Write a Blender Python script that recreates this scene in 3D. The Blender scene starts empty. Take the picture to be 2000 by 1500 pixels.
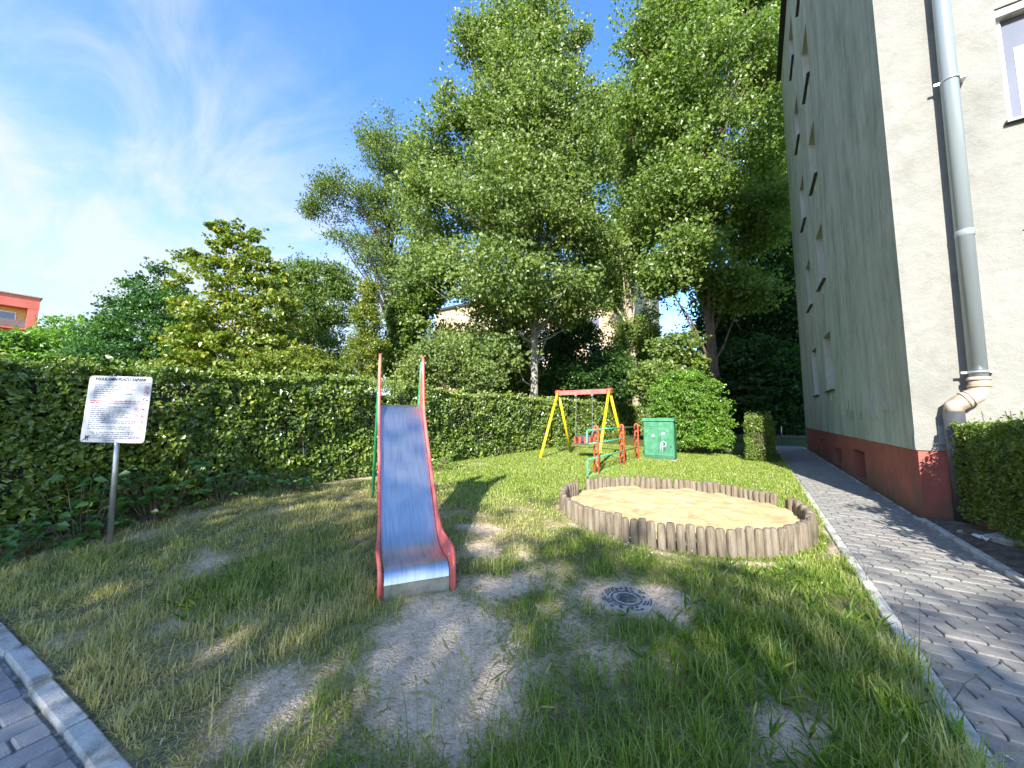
import bpy, math, random
import numpy as np
from mathutils import Vector, Matrix

# ------------------------------------------------------------------ scene, camera, sky, sun
S = bpy.context.scene
COL = S.collection
random.seed(7)
RNG = np.random.default_rng(11)
R = math.radians

EYE = 1.25
YAW = math.atan(474 / 722.0)
PITCH = math.atan(65 / 722.0)
cam_data = bpy.data.cameras.new('camera')
cam_data.sensor_width = 36.0
cam_data.lens = 36.0 * 722 / 2000
cam_data.clip_start = 0.05
cam_data.clip_end = 2000
cam = bpy.data.objects.new('camera', cam_data)
cam.location = (0, 0, EYE)
cam.rotation_euler = (R(90) + PITCH, 0, YAW)
COL.objects.link(cam)
S.camera = cam

SUN_TRAVEL = Vector((-0.25, 0.968, 0)).normalized()      # horizontal heading of the light
SUN_EL = R(31.0)
SUN_STRENGTH = 2.0
SKY_STRENGTH = 0.15
EXPOSURE = 2.85

world = bpy.data.worlds.new('World')
S.world = world
world.use_nodes = True
wn, wl = world.node_tree.nodes, world.node_tree.links
wn.clear()
w_out = wn.new('ShaderNodeOutputWorld')
w_bg = wn.new('ShaderNodeBackground')
w_bg.inputs['Strength'].default_value = SKY_STRENGTH
sky = wn.new('ShaderNodeTexSky')
sky.sky_type = 'NISHITA'
sky.sun_disc = False
sky.sun_elevation = SUN_EL
_from = -SUN_TRAVEL
sky.sun_rotation = math.atan2(_from.x, _from.y)
sky.altitude = 200
sky.air_density = 1.0
sky.dust_density = 0.3
sky.ozone_density = 2.5
w_sat = wn.new('ShaderNodeHueSaturation')
w_sat.inputs['Saturation'].default_value = 1.22
w_sat.inputs['Hue'].default_value = 0.508
w_sat.inputs['Value'].default_value = 0.49
wl.new(sky.outputs['Color'], w_sat.inputs['Color'])
# thin high cloud, laid on a flat layer and thicker toward the west
w_tc = wn.new('ShaderNodeTexCoord')
w_sep = wn.new('ShaderNodeSeparateXYZ')
wl.new(w_tc.outputs['Generated'], w_sep.inputs[0])


def wmath(op, a, b=None, clamp=False):
    n = wn.new('ShaderNodeMath')
    n.operation = op
    n.use_clamp = clamp
    for i, v in enumerate((a, b)):
        if v is None:
            continue
        if isinstance(v, (int, float)):
            n.inputs[i].default_value = v
        else:
            wl.new(v, n.inputs[i])
    return n.outputs[0]


zc = wmath('MAXIMUM', w_sep.outputs[2], 0.0)
den = wmath('ADD', zc, 0.28)
w_uv = wn.new('ShaderNodeCombineXYZ')
wl.new(wmath('DIVIDE', w_sep.outputs[0], den), w_uv.inputs[0])
wl.new(wmath('DIVIDE', w_sep.outputs[1], den), w_uv.inputs[1])
w_map = wn.new('ShaderNodeMapping')
w_map.inputs['Rotation'].default_value = (0, 0, R(25))
w_map.inputs['Scale'].default_value = (1.0, 1.9, 1.0)
w_map.inputs['Location'].default_value = (1.3, 0.4, 0)
wl.new(w_uv.outputs[0], w_map.inputs[0])
w_n = wn.new('ShaderNodeTexNoise')
w_n.inputs['Scale'].default_value = 2.1
w_n.inputs['Detail'].default_value = 14
w_n.inputs['Roughness'].default_value = 0.6
w_n.inputs['Distortion'].default_value = 0.55
wl.new(w_map.outputs[0], w_n.inputs['Vector'])
w_dot = wn.new('ShaderNodeVectorMath')
w_dot.operation = 'DOT_PRODUCT'
wl.new(w_tc.outputs['Generated'], w_dot.inputs[0])
w_dot.inputs[1].default_value = (-0.9, -0.35, -0.30)
w_mask = wn.new('ShaderNodeMapRange')
w_mask.interpolation_type = 'SMOOTHSTEP'
w_mask.inputs[1].default_value = 0.05
w_mask.inputs[2].default_value = 0.62
w_mask.inputs[3].default_value = 0.0
w_mask.inputs[4].default_value = 1.0
wl.new(w_dot.outputs['Value'], w_mask.inputs[0])
w_nr = wn.new('ShaderNodeMapRange')
w_nr.interpolation_type = 'SMOOTHSTEP'
w_nr.inputs[1].default_value = 0.33
w_nr.inputs[2].default_value = 0.72
wl.new(w_n.outputs[0], w_nr.inputs[0])
low = wn.new('ShaderNodeMapRange')            # the layer thickens toward the horizon
low.interpolation_type = 'SMOOTHSTEP'
low.inputs[1].default_value = 0.62
low.inputs[2].default_value = 0.12
wl.new(zc, low.inputs[0])
veil = wmath('MULTIPLY', w_mask.outputs[0], wmath('ADD', wmath('MULTIPLY', low.outputs[0], 0.55), 0.06))
wisp = wmath('MULTIPLY', w_mask.outputs[0], wmath('MULTIPLY', w_nr.outputs[0], 0.85))
dens = wmath('MINIMUM', wmath('ADD', veil, wisp), 0.9)
w_mix = wn.new('ShaderNodeMix')
w_mix.data_type = 'RGBA'
wl.new(dens, w_mix.inputs[0])
wl.new(w_sat.outputs['Color'], w_mix.inputs[6])
w_mix.inputs[7].default_value = (0.84, 0.92, 1.06, 1)
wl.new(w_mix.outputs[2], w_bg.inputs['Color'])
wl.new(w_bg.outputs[0], w_out.inputs['Surface'])

sun_data = bpy.data.lights.new('sun', 'SUN')
sun_data.energy = SUN_STRENGTH
sun_data.angle = R(0.55)
sun_data.color = (1.0, 0.955, 0.88)
sun = bpy.data.objects.new('sun', sun_data)
sd = Vector((SUN_TRAVEL.x * math.cos(SUN_EL), SUN_TRAVEL.y * math.cos(SUN_EL), -math.sin(SUN_EL)))
sun.rotation_euler = sd.to_track_quat('-Z', 'Y').to_euler()
COL.objects.link(sun)

S.view_settings.view_transform = 'Standard'
S.view_settings.look = 'None'
S.view_settings.exposure = EXPOSURE
S.view_settings.gamma = 1.0
S.view_settings.use_curve_mapping = False
S.render.engine = 'CYCLES'
S.cycles.max_bounces = 8
S.cycles.diffuse_bounces = 4
S.cycles.glossy_bounces = 3
S.cycles.transmission_bounces = 4
S.cycles.transparent_max_bounces = 4
S.cycles.use_denoising = True
S.cycles.sample_clamp_indirect = 6.0


# ------------------------------------------------------------------ tagging and mesh helpers
def tag(o, label=None, cat=None, group=None, kind=None):
    if label:
        o['label'] = label
    if cat:
        o['category'] = cat
    if group:
        o['group'] = group
    if kind:
        o['kind'] = kind
    return o


def empty(name, loc, rz=0.0, label=None, cat=None, group=None):
    o = bpy.data.objects.new(name, None)
    o.empty_display_size = 0.2
    o.location = loc
    o.rotation_euler = (0, 0, rz)
    COL.objects.link(o)
    return tag(o, label, cat, group)


def link(name, me, mat=None, parent=None, loc=None, rot=None, scale=None):
    o = bpy.data.objects.new(name, me)
    if mat is not None and len(me.materials) == 0:
        me.materials.append(mat)
    COL.objects.link(o)
    if parent is not None:
        o.parent = parent
    if loc is not None:
        o.location = loc
    if rot is not None:
        o.rotation_euler = rot
    if scale is not None:
        o.scale = scale
    return o


class MB:
    """collects simple shapes and links them as one mesh object"""

    def __init__(self):
        self.v, self.f, self.s = [], [], []

    def add(self, vs, fs, smooth=False):
        o = len(self.v)
        self.v += [tuple(p) for p in vs]
        self.f += [tuple(i + o for i in f) for f in fs]
        self.s += [smooth] * len(fs)
        return self

    def box(self, x0, x1, y0, y1, z0, z1, bev=0.0):
        if bev <= 0:
            vs = [(x, y, z) for z in (z0, z1) for y in (y0, y1) for x in (x0, x1)]
            fs = [(0, 2, 3, 1), (4, 5, 7, 6), (0, 1, 5, 4), (2, 6, 7, 3), (0, 4, 6, 2), (1, 3, 7, 5)]
            return self.add(vs, fs)
        b = bev
        # bevel the upper rim and the vertical edges
        def ring(i, z):
            return [(x0 + i, y0 + b, z), (x0 + b, y0 + i, z), (x1 - b, y0 + i, z), (x1 - i, y0 + b, z),
                    (x1 - i, y1 - b, z), (x1 - b, y1 - i, z), (x0 + b, y1 - i, z), (x0 + i, y1 - b, z)]
        r0, r1, r2 = ring(0, z0), ring(0, z1 - b), [(x, y, z1) for x, y, _ in
                                                    ring(b * 0.9, z1)]
        vs = r0 + r1 + r2
        fs = [tuple(range(7, -1, -1)), tuple(range(16, 24))]
        for k in range(2):
            for i in range(8):
                j = (i + 1) % 8
                fs.append((k * 8 + i, k * 8 + j, k * 8 + 8 + j, k * 8 + 8 + i))
        return self.add(vs, fs)

    def tube(self, pts, rad, n=8, caps=True, smooth=True):
        pts = [Vector(p) for p in pts]
        if isinstance(rad, (int, float)):
            rad = [rad] * len(pts)
        vs, fs = [], []
        prev = None
        for i, p in enumerate(pts):
            if i == 0:
                t = pts[1] - pts[0]
            elif i == len(pts) - 1:
                t = pts[-1] - pts[-2]
            else:
                t = (pts[i + 1] - p).normalized() + (p - pts[i - 1]).normalized()
            t.normalize()
            if prev is None:
                a = Vector((0, 0, 1)) if abs(t.z) < 0.9 else Vector((1, 0, 0))
                u = t.cross(a).normalized()
            else:
                u = (prev - t * prev.dot(t)).normalized()
            prev = u
            w = t.cross(u)
            for k in range(n):
                a = 2 * math.pi * k / n
                vs.append(p + (u * math.cos(a) + w * math.sin(a)) * rad[i])
        for i in range(len(pts) - 1):
            for k in range(n):
                j = (k + 1) % n
                fs.append((i * n + k, i * n + j, (i + 1) * n + j, (i + 1) * n + k))
        self.add(vs, fs, smooth)
        if caps:
            o = len(self.v) - len(vs)
            self.f.append(tuple(o + k for k in range(n - 1, -1, -1)))
            self.f.append(tuple(o + (len(pts) - 1) * n + k for k in range(n)))
            self.s += [False, False]
        return self

    def lathe(self, prof, n=16, c=(0, 0), smooth=True):
        vs, fs = [], []
        for r_, z in prof:
            for k in range(n):
                a = 2 * math.pi * k / n
                vs.append((c[0] + r_ * math.cos(a), c[1] + r_ * math.sin(a), z))
        for i in range(len(prof) - 1):
            for k in range(n):
                j = (k + 1) % n
                fs.append((i * n + k, i * n + j, (i + 1) * n + j, (i + 1) * n + k))
        self.add(vs, fs, smooth)
        o = len(self.v) - len(vs)
        self.f.append(tuple(o + (len(prof) - 1) * n + k for k in range(n)))
        self.s.append(False)
        return self

    def prism(self, outline, z0, z1, inset=0.0, bz=0.0):
        n = len(outline)
        cx = sum(p[0] for p in outline) / n
        cy = sum(p[1] for p in outline) / n
        vs = [(x, y, z0) for x, y in outline] + [(x, y, z1 - bz) for x, y in outline]
        top = n
        fs = [tuple(range(n - 1, -1, -1))]
        for i in range(n):
            j = (i + 1) % n
            fs.append((i, j, n + j, n + i))
        if inset > 0:
            for x, y in outline:
                d = math.hypot(x - cx, y - cy) or 1
                vs.append((x - (x - cx) / d * inset, y - (y - cy) / d * inset, z1))
            for i in range(n):
                j = (i + 1) % n
                fs.append((n + i, n + j, 2 * n + j, 2 * n + i))
            top = 2 * n
        fs.append(tuple(range(top, top + n)))
        return self.add(vs, fs)

    def quad(self, a, b, c, d):
        return self.add([a, b, c, d], [(0, 1, 2, 3)])

    def mesh(self, name):
        me = bpy.data.meshes.new(name)
        me.from_pydata(self.v, [], self.f)
        me.polygons.foreach_set('use_smooth', self.s)
        me.update()
        return me

    def build(self, name, mat, parent=None, loc=None, rot=None):
        return link(name, self.mesh(name), mat, parent, loc, rot)


def fast_mesh(name, verts, faces, attrs=None, smooth=False):
    """numpy mesh: verts (n,3), faces list of (m,k) index arrays, attrs name -> (n,) floats"""
    me = bpy.data.meshes.new(name)
    me.vertices.add(len(verts))
    me.vertices.foreach_set('co', np.asarray(verts, np.float32).ravel())
    loops = np.concatenate([f.ravel() for f in faces]).astype(np.int32)
    tot = np.concatenate([np.full(len(f), f.shape[1]) for f in faces]).astype(np.int32)
    start = np.concatenate([[0], np.cumsum(tot)[:-1]]).astype(np.int32)
    me.loops.add(len(loops))
    me.loops.foreach_set('vertex_index', loops)
    me.polygons.add(len(tot))
    me.polygons.foreach_set('loop_start', start)
    me.polygons.foreach_set('loop_total', tot)
    me.polygons.foreach_set('use_smooth', np.full(len(tot), smooth))
    for k, a in (attrs or {}).items():
        at = me.attributes.new(k, 'FLOAT', 'POINT')
        at.data.foreach_set('value', np.asarray(a, np.float32))
    me.update(calc_edges=True)
    me.validate()
    return me


# ------------------------------------------------------------------ materials
def nodes_of(name):
    m = bpy.data.materials.new(name)
    m.use_nodes = True
    nt = m.node_tree
    nt.nodes.clear()
    out = nt.nodes.new('ShaderNodeOutputMaterial')
    return m, nt.nodes, nt.links, out


def ramp(nodes, stops):
    r_ = nodes.new('ShaderNodeValToRGB')
    e = r_.color_ramp.elements
    while len(e) < len(stops):
        e.new(0.5)
    for i, (p, c) in enumerate(stops):
        e[i].position = p
        e[i].color = tuple(c) + (1,)
    return r_


def surf(name, c1, c2=None, scale=6.0, rough=0.7, metal=0.0, bump=0.0, bscale=60.0, coords='Object',
         stretch=(1, 1, 1), c3=None, detail=6, spec=0.5, lohi=(0.35, 0.68)):
    m, N, L, out = nodes_of(name)
    b = N.new('ShaderNodeBsdfPrincipled')
    b.inputs['Roughness'].default_value = rough
    b.inputs['Metallic'].default_value = metal
    b.inputs['Specular IOR Level'].default_value = spec
    L.new(b.outputs[0], out.inputs[0])
    tc = N.new('ShaderNodeTexCoord')
    mp = N.new('ShaderNodeMapping')
    mp.inputs['Scale'].default_value = stretch
    L.new(tc.outputs[coords], mp.inputs[0])
    if c2 is None:
        b.inputs['Base Color'].default_value = tuple(c1) + (1,)
    else:
        n = N.new('ShaderNodeTexNoise')
        n.inputs['Scale'].default_value = scale
        n.inputs['Detail'].default_value = detail
        n.inputs['Roughness'].default_value = 0.62
        L.new(mp.outputs[0], n.inputs['Vector'])
        st = [(lohi[0], c1), (lohi[1], c2)] if c3 is None else [(lohi[0], c1), (sum(lohi) / 2, c2), (lohi[1] + .05, c3)]
        r_ = ramp(N, st)
        L.new(n.outputs[0], r_.inputs[0])
        L.new(r_.outputs[0], b.inputs['Base Color'])
    if bump > 0:
        n2 = N.new('ShaderNodeTexNoise')
        n2.inputs['Scale'].default_value = bscale
        n2.inputs['Detail'].default_value = 5
        L.new(mp.outputs[0], n2.inputs['Vector'])
        bp = N.new('ShaderNodeBump')
        bp.inputs['Strength'].default_value = bump
        bp.inputs['Distance'].default_value = 0.01
        L.new(n2.outputs[0], bp.inputs['Height'])
        L.new(bp.outputs[0], b.inputs['Normal'])
    return m


def leafmat(name, stops, trans=0.34, gloss=0.05, nscale=0.7, tint=(1.25, 1.12, 0.7), tint_amt=0.5, tcol=(1.0, 1.15, 0.45)):
    m, N, L, out = nodes_of(name)
    at = N.new('ShaderNodeAttribute')
    at.attribute_name = 'rnd'
    r_ = ramp(N, stops)
    L.new(at.outputs['Fac'], r_.inputs[0])
    tc = N.new('ShaderNodeTexCoord')
    n = N.new('ShaderNodeTexNoise')
    n.inputs['Scale'].default_value = nscale
    n.inputs['Detail'].default_value = 3
    L.new(tc.outputs['Object'], n.inputs['Vector'])
    mr = N.new('ShaderNodeMapRange')
    mr.inputs[1].default_value = 0.45
    mr.inputs[2].default_value = 0.68
    mr.inputs[4].default_value = tint_amt
    L.new(n.outputs[0], mr.inputs[0])
    mul = N.new('ShaderNodeMix')
    mul.data_type = 'RGBA'
    mul.blend_type = 'MULTIPLY'
    L.new(mr.outputs[0], mul.inputs[0])
    L.new(r_.outputs[0], mul.inputs[6])
    mul.inputs[7].default_value = tuple(tint) + (1,)
    d = N.new('ShaderNodeBsdfDiffuse')
    L.new(mul.outputs[2], d.inputs[0])
    t = N.new('ShaderNodeBsdfTranslucent')
    tm = N.new('ShaderNodeMix')
    tm.data_type = 'RGBA'
    tm.blend_type = 'MULTIPLY'
    tm.inputs[0].default_value = 1.0
    L.new(mul.outputs[2], tm.inputs[6])
    tm.inputs[7].default_value = tuple(c * 1.5 for c in tcol) + (1,)
    L.new(tm.outputs[2], t.inputs[0])
    mx = N.new('ShaderNodeMixShader')
    mx.inputs[0].default_value = trans
    L.new(d.outputs[0], mx.inputs[1])
    L.new(t.outputs[0], mx.inputs[2])
    g = N.new('ShaderNodeBsdfGlossy')
    g.inputs['Roughness'].default_value = 0.38
    g.inputs[0].default_value = (1, 1, 1, 1)
    mx2 = N.new('ShaderNodeMixShader')
    mx2.inputs[0].default_value = gloss
    L.new(mx.outputs[0], mx2.inputs[1])
    L.new(g.outputs[0], mx2.inputs[2])
    L.new(mx2.outputs[0], out.inputs[0])
    return m


def vnoise(x, y, scale, seed):
    """value noise on arrays, 0..1"""
    g = np.random.default_rng(seed).random((64, 64))
    u, v = np.asarray(x) * scale + 1000.0, np.asarray(y) * scale + 1000.0
    i, j = np.floor(u).astype(int), np.floor(v).astype(int)
    fu, fv = u - i, v - j
    fu, fv = fu * fu * (3 - 2 * fu), fv * fv * (3 - 2 * fv)
    a, b = g[i % 64, j % 64], g[(i + 1) % 64, j % 64]
    c, d = g[i % 64, (j + 1) % 64], g[(i + 1) % 64, (j + 1) % 64]
    return (a * (1 - fu) + b * fu) * (1 - fv) + (c * (1 - fu) + d * fu) * fv


def fbm(x, y, scale, seed, oct_=3):
    s, a, t = 0.0, 0.5, 0.0
    for k in range(oct_):
        s = s + a * vnoise(x, y, scale * 2 ** k, seed + k)
        t += a
        a *= 0.5
    return s / t


def sstep(a, b, x):
    t = np.clip((np.asarray(x, float) - a) / (b - a), 0, 1)
    return t * t * (3 - 2 * t)


# ------------------------------------------------------------------ shared materials
mt = {}
mt['plaster'] = None


def plaster_mat(name='weathered_plaster', base=(1, 1, 1)):
    """old cream render: mottled, patched, with rain streaks that are heavier on the west side"""
    m, N, L, out = nodes_of(name)
    b = N.new('ShaderNodeBsdfPrincipled')
    b.inputs['Roughness'].default_value = 0.92
    b.inputs['Specular IOR Level'].default_value = 0.2
    L.new(b.outputs[0], out.inputs[0])
    tc = N.new('ShaderNodeTexCoord')

    def noise(scale, detail=7, rough=.62, dist=0.0, stretch=None, rot=None):
        n = N.new('ShaderNodeTexNoise')
        n.inputs['Scale'].default_value = scale
        n.inputs['Detail'].default_value = detail
        n.inputs['Roughness'].default_value = rough
        n.inputs['Distortion'].default_value = dist
        if stretch:
            mp = N.new('ShaderNodeMapping')
            mp.inputs['Scale'].default_value = stretch
            if rot:
                mp.inputs['Rotation'].default_value = rot
            L.new(tc.outputs['Object'], mp.inputs[0])
            L.new(mp.outputs[0], n.inputs['Vector'])
        else:
            L.new(tc.outputs['Object'], n.inputs['Vector'])
        return n.outputs[0]

    def mult(fac, a_, b_):
        mu = N.new('ShaderNodeMix')
        mu.data_type = 'RGBA'
        mu.blend_type = 'MULTIPLY'
        if isinstance(fac, float):
            mu.inputs[0].default_value = fac
        else:
            L.new(fac, mu.inputs[0])
        L.new(a_, mu.inputs[6])
        L.new(b_, mu.inputs[7])
        return mu.outputs[2]

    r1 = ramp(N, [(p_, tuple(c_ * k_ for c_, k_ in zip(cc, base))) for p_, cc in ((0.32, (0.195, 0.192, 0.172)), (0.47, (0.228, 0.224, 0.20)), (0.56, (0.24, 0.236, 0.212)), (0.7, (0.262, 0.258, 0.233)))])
    L.new(noise(0.9), r1.inputs[0])
    blot = ramp(N, [(0.36, (0.86, 0.85, 0.82)), (0.50, (1, 1, 1)), (0.66, (1.03, 1.02, 1.0))])
    L.new(noise(3.2, 9, .7, .6), blot.inputs[0])
    col = mult(0.8, r1.outputs[0], blot.outputs[0])
    st = ramp(N, [(0.36, (0.60, 0.655, 0.62)), (0.50, (0.86, 0.90, 0.87)), (0.66, (1, 1, 1))])
    L.new(noise(1.3, 9, .68, .5, (1.6, 1.6, .34), (R(14), 0, 0)), st.inputs[0])
    fine_st = ramp(N, [(0.40, (0.80, 0.83, 0.80)), (0.62, (1, 1, 1))])
    L.new(noise(4.0, 6, .6, .2, (1.8, 1.8, .12)), fine_st.inputs[0])
    geo = N.new('ShaderNodeNewGeometry')
    sp = N.new('ShaderNodeSeparateXYZ')
    L.new(geo.outputs['True Normal'], sp.inputs[0])
    side = N.new('ShaderNodeMath')
    side.operation = 'MULTIPLY_ADD'
    side.use_clamp = True
    side.inputs[1].default_value = -0.72
    side.inputs[2].default_value = 0.10
    L.new(sp.outputs[0], side.inputs[0])
    col = mult(side.outputs[0], col, st.outputs[0])
    col = mult(side.outputs[0], col, fine_st.outputs[0])
    L.new(col, b.inputs['Base Color'])
    ad = N.new('ShaderNodeMath')
    ad.operation = 'MULTIPLY_ADD'
    ad.inputs[1].default_value = 3.5
    L.new(noise(3.0, 3), ad.inputs[0])
    L.new(noise(55, 6), ad.inputs[2])
    bp = N.new('ShaderNodeBump')
    bp.inputs['Strength'].default_value = 0.75
    bp.inputs['Distance'].default_value = 0.013
    L.new(ad.outputs[0], bp.inputs['Height'])
    L.new(bp.outputs[0], b.inputs['Normal'])
    return m


def plinth_mat():
    """red masonry paint, chalky, with earth splashes climbing up from the paving in uneven tongues"""
    m, N, L, out = nodes_of('red_plinth_paint')
    b = N.new('ShaderNodeBsdfPrincipled')
    b.inputs['Roughness'].default_value = 0.88
    b.inputs['Specular IOR Level'].default_value = 0.2
    L.new(b.outputs[0], out.inputs[0])
    tc = N.new('ShaderNodeTexCoord')
    n = N.new('ShaderNodeTexNoise')
    n.inputs['Scale'].default_value = 2.4
    n.inputs['Detail'].default_value = 9
    n.inputs['Roughness'].default_value = .68
    L.new(tc.outputs['Object'], n.inputs['Vector'])
    r1 = ramp(N, [(0.3, (0.25, 0.085, 0.068)), (0.5, (0.335, 0.102, 0.078)), (0.66, (0.375, 0.125, 0.095)), (0.74, (0.41, 0.18, 0.14))])
    L.new(n.outputs[0], r1.inputs[0])
    mp = N.new('ShaderNodeMapping')
    mp.inputs['Scale'].default_value = (1, 1, .3)
    L.new(tc.outputs['Object'], mp.inputs[0])
    n2 = N.new('ShaderNodeTexNoise')
    n2.inputs['Scale'].default_value = 5
    n2.inputs['Detail'].default_value = 8
    L.new(mp.outputs[0], n2.inputs['Vector'])
    sp = N.new('ShaderNodeSeparateXYZ')
    L.new(tc.outputs['Object'], sp.inputs[0])
    ma = N.new('ShaderNodeMath')
    ma.operation = 'MULTIPLY_ADD'
    ma.inputs[1].default_value = -0.62
    L.new(sp.outputs[2], ma.inputs[0])
    L.new(n2.outputs[0], ma.inputs[2])
    mr = N.new('ShaderNodeMapRange')
    mr.inputs[1].default_value = 0.22
    mr.inputs[2].default_value = 0.55
    mr.inputs[4].default_value = 0.85
    L.new(ma.outputs[0], mr.inputs[0])
    mx = N.new('ShaderNodeMix')
    mx.data_type = 'RGBA'
    L.new(mr.outputs[0], mx.inputs[0])
    L.new(r1.outputs[0], mx.inputs[6])
    mx.inputs[7].default_value = (0.15, 0.115, 0.075, 1)
    L.new(mx.outputs[2], b.inputs['Base Color'])
    bp = N.new('ShaderNodeBump')
    bp.inputs['Strength'].default_value = .6
    bp.inputs['Distance'].default_value = .012
    n3 = N.new('ShaderNodeTexNoise')
    n3.inputs['Scale'].default_value = 40
    n3.inputs['Detail'].default_value = 6
    L.new(tc.outputs['Object'], n3.inputs['Vector'])
    L.new(n3.outputs[0], bp.inputs['Height'])
    L.new(bp.outputs[0], b.inputs['Normal'])
    return m


mt['plaster'] = plaster_mat()
mt['plaster_brightened'] = plaster_mat('brightened_side_plaster', (2.05, 2.08, 2.06))  # same render, colour lifted so the shaded side wall looks better lit
mt['plinth'] = plinth_mat()
mt['roof_dark'] = surf('roof_sheet', (0.02, 0.02, 0.022), (0.035, 0.035, 0.035), 3, 0.5)
mt['white_pvc'] = surf('white_frame', (0.78, 0.78, 0.76), (0.7, 0.7, 0.68), 8, 0.35)
mt['sill_dark'] = surf('sill_metal', (0.03, 0.03, 0.03), (0.05, 0.05, 0.05), 12, 0.45)
mt['glass'] = surf('window_glass', (0.10, 0.105, 0.12), (0.14, 0.14, 0.155), 0.8, 0.04, spec=1.0)
mt['lime'] = surf('lime_run', (0.62, 0.63, 0.61), (0.5, 0.52, 0.5), 20, 0.9)
mt['pipe_grey'] = surf('coated_pipe', (0.23, 0.27, 0.285), (0.27, 0.31, 0.32), 3, 0.24, metal=0.25, stretch=(1, 1, 0.15))
mt['zinc'] = surf('zinc', (0.5, 0.5, 0.5), (0.68, 0.68, 0.68), 14, 0.35, metal=0.8)
mt['pvc_rusty'] = surf('stained_pvc', (0.26, 0.17, 0.105), (0.40, 0.32, 0.245), 7, 0.5, c3=(0.47, 0.43, 0.38))
mt['pipe_black'] = surf('black_pipe', (0.035, 0.037, 0.04), (0.06, 0.06, 0.065), 6, 0.5)
mt['patch_grey'] = surf('grey_paint_patch', (0.20, 0.25, 0.235), (0.24, 0.29, 0.27), 9, 0.9)
mt['graffiti_faint'] = surf('faded_spray', (0.34, 0.345, 0.32), (0.42, 0.42, 0.38), 20, 0.95)
mt['concrete'] = surf('concrete', (0.22, 0.21, 0.175), (0.42, 0.41, 0.375), 9, 0.9, bump=0.5, bscale=90, c3=(0.52, 0.51, 0.47))
mt['paver'] = surf('grey_paver', (0.165, 0.153, 0.138), (0.235, 0.218, 0.196), 11, 0.86, bump=0.55, bscale=150, c3=(0.285, 0.265, 0.238), coords='Object')
mt['paver_b'] = surf('grey_paver_green', (0.17, 0.166, 0.15), (0.235, 0.228, 0.205), 9, 0.88, bump=0.55, bscale=150, c3=(0.28, 0.272, 0.247))
mt['paver_c'] = surf('grey_paver_dark', (0.15, 0.14, 0.128), (0.21, 0.196, 0.178), 9, 0.86, bump=0.55, bscale=150, c3=(0.26, 0.243, 0.22))
mt['brick'] = surf('blue_grey_brick', (0.20, 0.19, 0.18), (0.27, 0.258, 0.245), 12, 0.88, bump=0.6, bscale=170, c3=(0.32, 0.305, 0.29))
mt['brick_b'] = surf('blue_grey_brick_pale', (0.24, 0.238, 0.24), (0.32, 0.315, 0.31), 10, 0.88, bump=0.6, bscale=170)
mt['joint'] = surf('joint_sand', (0.07, 0.065, 0.055), (0.20, 0.185, 0.15), 18, 1.0, bump=0.8, bscale=160, c3=(0.48, 0.45, 0.38), lohi=(0.3, 0.7))
mt['joint_pale'] = surf('pale_joint_sand', (0.10, 0.095, 0.085), (0.30, 0.28, 0.24), 7, 1.0, bump=0.8, bscale=160, c3=(0.66, 0.63, 0.56), lohi=(0.34, 0.62))
mt['soil'] = surf('bed_soil', (0.05, 0.04, 0.03), (0.11, 0.085, 0.065), 12, 1.0, bump=1.0, bscale=60, c3=(0.2, 0.165, 0.13))


# ------------------------------------------------------------------ terrain
def front_edge(x):
    return 0.456 + 0.0926 * (np.asarray(x, float) + 1.967)


SAND_BLOBS = [(-1.62, 1.68, .30, 1.25), (-1.38, 1.45, .34, 1.3), (-1.12, 1.45, .23, .9), (-1.2, 1.2, .18, .8),
              (-1.93, .93, .17, .75), (-1.72, .74, .14, .5), (-3.0, .82, .14, .6), (-2.4, 3.15, .26, .75), (-2.08, 2.68, .24, .75),
              (-.72, 2.68, .27, 1.1), (-.53, 2.78, .16, .8), (-.72, 1.92, .18, .45), (-.46, 2.12, .16, .42), (-.95, 2.1, .15, .4), (-5.75, 3.95, .42, .9),
              (-5.6, 3.3, .25, .6), (-5.55, 4.6, .3, .7), (-5.02, 1.2, .22, .55), (-5.2, 6.6, .3, .5), (-2.55, 4.0, .2, .45), (.05, 1.95, .14, .4),
              (-1.9, 3.75, .2, .45), (-3.9, 2.6, .25, .4), (-4.6, 2.2, .3, .45), (-1.5, 2.3, .22, .35), (-1.72, .9, .12, .5), (-3.6, 1.2, .2, .35)]


def sand_amount(x, y):
    x, y = np.asarray(x, float), np.asarray(y, float)
    s = np.zeros_like(x)
    for bx, by, r_, a in SAND_BLOBS:
        s = s + a * np.exp(-((x - bx) ** 2 + (y - by) ** 2) / (r_ * r_))
    d = np.hypot(x + 0.87, y - 5.12)
    s = s + 0.55 * np.exp(-((d - 1.5) / 0.07) ** 2) * (0.4 + fbm(x, y, 3, 77))
    s = s + 0.5 * np.exp(-((x - 0.57) / 0.07) ** 2) * fbm(x, y, 2.5, 41) * (y > 1.5)
    s = s * (0.25 + 1.45 * fbm(x, y, 4.5, 5, 4)) + 0.5 * (fbm(x, y, 11, 6, 3) - .5) * np.clip(s, 0, 1)
    near = 1 - sstep(3.2, 4.6, y)
    s = s + near * 0.5 * sstep(0.56, 0.82, fbm(x, y, 2.3, 23, 4))
    return np.clip(s, 0, 1)


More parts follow.
